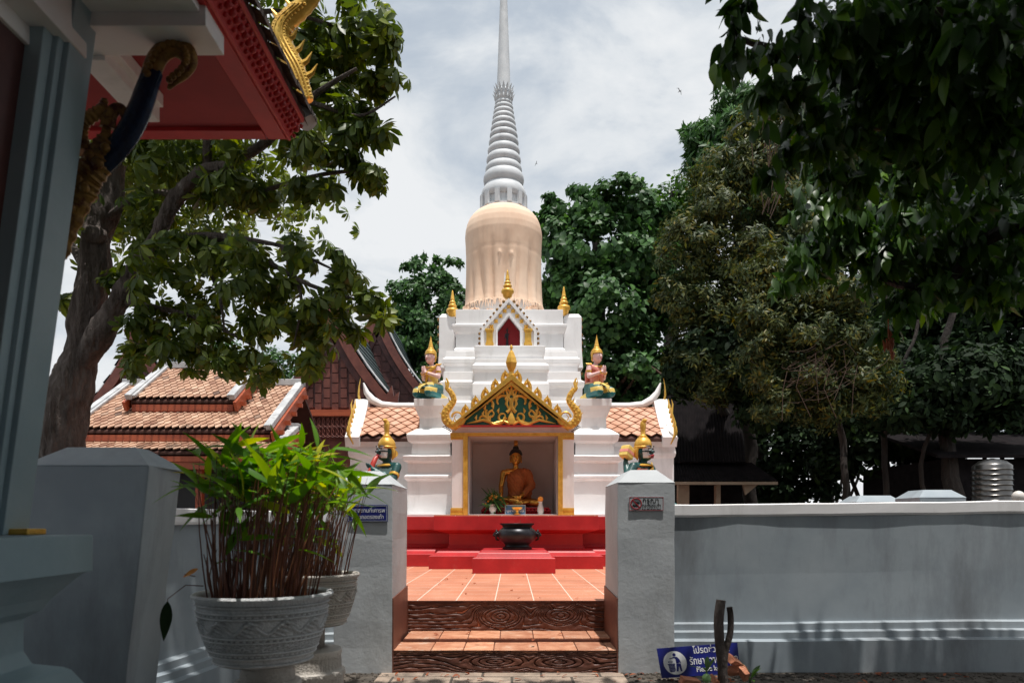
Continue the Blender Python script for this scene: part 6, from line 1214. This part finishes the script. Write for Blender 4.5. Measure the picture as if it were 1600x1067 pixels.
for k in range(46):
    a0 = rr.uniform(0,6.28); c = P(1275+rr.gauss(0,26), 565+rr.gauss(0,22), Y-.65); r = rr.uniform(.12,.45); b.tube([c+Vector((cos(a0+q*.35)*r, rr.uniform(-.03,.03), -abs(sin(a0*.3+q*.33))*r*.7)) for q in range(7)], .0028, 4)
for k in range(6): c = P(1230+k*22, 560+rr.uniform(-20,20), Y-.7); b.tube([c, c+Vector((rr.uniform(-.1,.1),0,-.3)), c+Vector((rr.uniform(-.15,.15),0,-.75))], .005, 4)
b.build('bare_vines', M['branch'], t)
# dark trees filling the right background
def darktree(label, px, Y, blobs, nl, seed, size=.13, m='leaf_dark', ty=.6, stems=3):
    t = treething('shade_tree', label, (XX(px,Y+ty), Y+ty, 0), 'dark trees at the right'); b = MB(); rr = random.Random(seed)
    limb(b, [(XX(px,Y+ty),Y+ty,0), P(px+6,720,Y+ty), P(px-8,600,Y+.6), P(px+5,460,Y+.6)], .17, .05, 10, .15, seed)
    b.build('trunk', M['bark_dark'], t, smooth=True)
    for k in range(stems): b = MB(); limb(b, [(XX(px,Y+.3)+k*.1-.1,Y+.3,.2), P(px+rr.uniform(-60,60),700,Y+.2), P(px+rr.uniform(-110,110),560,Y)], .06, .02, 8, .12, seed+k); b.build('stem', M['bark_dark'], t, smooth=True)
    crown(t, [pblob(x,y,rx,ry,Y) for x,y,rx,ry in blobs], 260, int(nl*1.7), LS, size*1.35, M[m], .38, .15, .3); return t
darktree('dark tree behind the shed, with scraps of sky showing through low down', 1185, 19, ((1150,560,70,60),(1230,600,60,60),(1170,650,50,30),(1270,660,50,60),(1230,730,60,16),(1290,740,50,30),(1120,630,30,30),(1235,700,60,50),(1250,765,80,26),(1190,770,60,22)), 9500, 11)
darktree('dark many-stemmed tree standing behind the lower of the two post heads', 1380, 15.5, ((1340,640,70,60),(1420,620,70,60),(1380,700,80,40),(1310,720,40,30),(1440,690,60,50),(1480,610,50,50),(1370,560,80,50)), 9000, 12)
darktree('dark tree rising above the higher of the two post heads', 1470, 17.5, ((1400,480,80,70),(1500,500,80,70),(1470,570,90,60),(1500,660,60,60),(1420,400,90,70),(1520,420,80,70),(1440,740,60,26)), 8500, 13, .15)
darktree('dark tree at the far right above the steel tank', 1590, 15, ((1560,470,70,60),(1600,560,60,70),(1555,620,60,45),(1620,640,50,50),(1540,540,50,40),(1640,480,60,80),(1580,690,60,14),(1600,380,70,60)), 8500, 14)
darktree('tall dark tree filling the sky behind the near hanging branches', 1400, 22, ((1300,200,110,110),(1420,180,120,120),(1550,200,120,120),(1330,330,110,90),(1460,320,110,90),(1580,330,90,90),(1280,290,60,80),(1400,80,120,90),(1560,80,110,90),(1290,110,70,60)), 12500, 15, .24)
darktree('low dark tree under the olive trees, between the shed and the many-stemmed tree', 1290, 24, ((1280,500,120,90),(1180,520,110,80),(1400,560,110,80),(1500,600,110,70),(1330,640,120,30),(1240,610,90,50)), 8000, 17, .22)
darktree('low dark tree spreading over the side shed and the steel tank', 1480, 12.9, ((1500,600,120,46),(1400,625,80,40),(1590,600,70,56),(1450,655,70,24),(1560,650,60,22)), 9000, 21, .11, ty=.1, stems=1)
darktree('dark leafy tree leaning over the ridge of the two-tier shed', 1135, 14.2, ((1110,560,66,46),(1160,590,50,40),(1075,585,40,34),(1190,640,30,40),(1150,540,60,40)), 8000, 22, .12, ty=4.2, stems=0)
# tree behind the timber houses
t = treething('back_tree', 'open-crowned green tree behind the steep timber gables left of the stupa', (XX(665,24), 24, 0)); Y = 24
b = MB(); limb(b, [(XX(660,Y),Y,0), P(660,620,Y), P(668,520,Y), P(650,430,Y)], .32, .06, 10, .1, 3); b.build('trunk', M['bark_dark'], t, smooth=True)
bl = [pblob(*q) for q in ((655,425,32,18,Y),(690,440,28,18,Y),(625,455,26,16,Y),(700,470,30,30,Y),(650,480,55,30,Y),(620,500,40,35,Y),(680,520,50,50,Y),(640,550,50,40,Y),(700,580,40,60,Y),(665,600,50,50,Y),(610,560,40,50,Y),(655,402,14,7,Y),(700,420,24,18,Y),(675,460,50,26,Y),(715,510,30,60,Y),(630,530,60,40,Y))]
crown(t, bl, 240, 19000, LS, .18, M['leaf_fig'], .30, .45, .4)
t = treething('far_tree', 'distant green tree glimpsed under the whorled leaves above the pavilion roof', (XX(385,30), 30, 0)); Y = 30
b = MB(); limb(b, [(XX(390,Y),Y,0), P(390,600,Y), P(385,540,Y)], .25, .08, 8, .1, 3); b.build('trunk', M['bark_dark'], t, smooth=True)
crown(t, [pblob(*q) for q in ((350,560,40,25,Y),(420,570,50,25,Y),(470,600,40,30,Y))], 60, 2600, LS, .2, M['leaf_fig'], .3, .5, .4)
# near tree at the right whose boughs hang over the viewer
nt_ = treething('overhanging_tree', 'near tree whose dark glossy leaves hang in front of everything at the upper right', (3.6, 2.2, 0))
b = MB(); limb(b, [(3.7,2.0,0),(3.65,2.1,1.5),(3.5,2.2,3.0),(3.1,2.0,4.5),(2.3,1.5,5.6)], .26, .12, 14, .05, 2); b.build('trunk', M['bark'], nt_, smooth=True)
for i, (pp, r0, r1) in enumerate((([(3.5,2.3,2.7),(3.1,3.2,2.62),P(1560,365,4.2),P(1480,440,4.3),P(1400,445,4.4),P(1330,400,4.5)],.06,.012),([(3.3,2.2,3.8),(2.6,2.7,4.0),P(1420,60,3.6),P(1250,80,3.6),P(1150,60,3.6)],.07,.012),([(3.55,2.2,2.9),(3.2,3.0,3.0),P(1560,250,3.9),P(1450,250,4.0),P(1330,260,4.1)],.05,.01),([(3.1,2.0,4.4),(1.9,.6,4.9),(.6,-.3,5.0),(-.4,-.6,5.1)],.09,.03),([(2.6,1.7,5.2),(1.6,2.4,5.4),(.4,2.6,5.6),(-.6,2.4,5.7)],.07,.02),([(3.3,2.1,3.5),(3.8,.6,4.4),(3.5,-1.0,5.0)],.09,.03))):
    b = MB(); limb(b, pp, r0, r1, 8, .04, 60+i, .2); b.build('branch', M['bark_dark'], nt_, smooth=True)
nb_ = [(1130,10,45,24,3.3),(1200,40,55,40,3.3),(1290,60,70,60,3.3),(1400,60,90,70,3.2),(1520,70,100,80,3.1),(1220,120,40,40,3.4),(1290,170,60,50,3.5),(1390,180,80,60,3.4),(1500,190,90,70,3.3),(1590,180,60,90,3.2),(1190,165,16,20,3.4),(1240,220,32,32,3.5),(1330,260,70,40,3.8),(1430,270,80,40,3.9),(1550,280,70,40,3.8),(1300,330,70,32,4.4),(1290,390,50,40,4.5),(1350,370,60,40,4.5),(1250,420,22,30,4.5),(1380,420,50,26,4.5),(1450,400,60,36,4.4),(1530,390,60,40,4.3),(1580,440,40,40,4.2),(1420,470,40,20,4.4),(1500,470,50,22,4.4),(1590,330,40,40,4.1),(1460,340,80,30,4.4),(1390,500,24,14,4.4)]
bl = [pblob(x,y,rx,ry,Y,.32) for x,y,rx,ry,Y in nb_]
p_, nr = clumps(bl, 270, 5600, .34, .3); x = np.array([0,-.25,-1.0]) + RNG.normal(size=(len(p_),3))*.42; x /= np.linalg.norm(x,axis=1)[:,None]; z = RNG.normal(size=(len(p_),3)); z[:,2] += .8; z -= (z*x).sum(1)[:,None]*x; z /= np.linalg.norm(z,axis=1)[:,None]; R = np.stack([x, np.cross(z,x), z], axis=2)
v_, l_, s_ = scatter(LO[0], LO[1], p_, R, .118*(.6+.7*RNG.random(len(p_)))); ch = [(v_,l_,s_,0)]
# unseen boughs added to shade the foreground, trimmed for sun on pots and terrace
over = [((x, y, z), (rx, ry, .32)) for x, y, z, rx, ry in ((1.6,1.2,5.4,1.5,1.5),(.2,.4,5.6,1.2,1.4),(3.2,1.0,5.5,1.3,1.6),(2.9,3.2,5.3,1.3,1.0),(1.5,-1.4,5.4,2.2,1.0),(1.2,2.9,5.6,1.2,.9),(-.9,.3,5.7,.9,1.4),(4.3,3.6,5.2,1.0,.9),(.1,3.4,5.6,1.0,.8),(-.9,3.7,5.7,.9,.7),(.6,4.2,5.4,1.6,.5),(2.3,4.2,5.3,1.6,.5),(3.9,4.3,5.2,1.3,.5),(-1.3,4.4,5.6,.8,.4),(.4,1.8,5.8,.8,.8),(2.0,2.2,5.7,1.0,.9))]
p_, nr = clumps(over, 520, 21000, .34, .0); R = rotmats(len(p_), nr*.2+np.array([0,0,1.0]), .7)
q = p_ - np.array(SUN_DIR)*((p_[:,2]-1.3)/SUN_DIR.z)[:,None]
lim = np.where((q[:,0] > -1.35) & (q[:,0] < 1.35), 4.50, 4.90)
keep = (q[:,1] < lim + .10*RNG.random(len(q))) & ~((((q[:,0]+1.0)/.50)**2 + ((q[:,1]-2.95)/.42)**2) < 1) & ~((((q[:,0]+1.05)/.35)**2 + ((q[:,1]-4.1)/.35)**2) < 1)
q2 = p_ - np.array(SUN_DIR)*((p_[:,2]-2.7)/SUN_DIR.z)[:,None]; keep &= ~(((q2[:,0]-1.95)**2 + (q2[:,1]-4.35)**2) < .30)
p_ = p_[keep]; R = R[keep]
v_, l_, s_ = scatter(LO[0], LO[1], p_, R, .20*(.7+.6*RNG.random(len(p_)))); ch.append((v_,l_,s_,0)); leafmesh('crown', ch, [M['leaf_near']], nt_)
c = P(1388,540,4.35); b = MB()
for k in range(9):
    o = Vector((random.uniform(-.03,.03), random.uniform(-.02,.02), random.uniform(-.07,.07))); b.tube([c+o+Vector((0,0,.035)), c+o+Vector((.012,0,0)), c+o+Vector((.004,-.01,-.04))], [.004,.013,.003], 6, .5, (0,1,0))
b.tube([c+Vector((0,0,.04)), c+Vector((0,0,.16))], .003, 5); b.build('dry_cluster', M['deadleaf'], nt_, smooth=True)
# unseen tree added behind the viewer to keep sky light off the gate
bt = treething('added_shading_tree', 'broad unseen tree added behind the viewer to shade the gate', (-1.5, -3.5, 0)); b = MB(); limb(b, [(-1.5,-3.6,0),(-1.4,-3.5,2),(-1.1,-3.2,4),(-.6,-2.6,5.5)], .3, .12, 12, .05, 2); b.build('trunk', M['bark_dark'], bt, smooth=True)
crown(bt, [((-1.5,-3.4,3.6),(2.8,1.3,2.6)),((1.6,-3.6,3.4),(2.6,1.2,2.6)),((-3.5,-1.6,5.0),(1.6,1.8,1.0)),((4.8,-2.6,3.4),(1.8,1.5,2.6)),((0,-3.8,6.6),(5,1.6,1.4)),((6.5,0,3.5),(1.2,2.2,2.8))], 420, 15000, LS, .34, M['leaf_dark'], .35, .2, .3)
# birds
for k, (px, py, s, a, lab) in enumerate(((1062,143,.10,.6,'dark bird in the open sky above the olive tree'),(838,256,.06,-.3,'tiny bird close beside the ringed spire'),(1170,112,.09,-.8,'small bird just left of the hanging near leaves'))):
    Y = 26; c = P(px, py, Y); t = thing('bird', lab, 'bird', tuple(c), 'birds in the sky'); b = MB(); s *= .75
    d = Vector((cos(a),0,sin(a))); w = Vector((-sin(a),0,cos(a))); b.tube([c-d*s, c-d*s*.4, c+d*s*.3, c+d*s*.8, c+d*s*1.1], [.02*s*5,.03*s*5,.035*s*5,.022*s*5,.002], 8)
    for sg in (-1, 1): b.tube([c, c+w*sg*s*1.0+Vector((0,0,.05)), c+w*sg*s*2.1-d*s*.5], [.05*s*5,.04*s*5,.003], 8, .2, (0,1,0))
    b.build('body', M['birdm'], t, smooth=True)
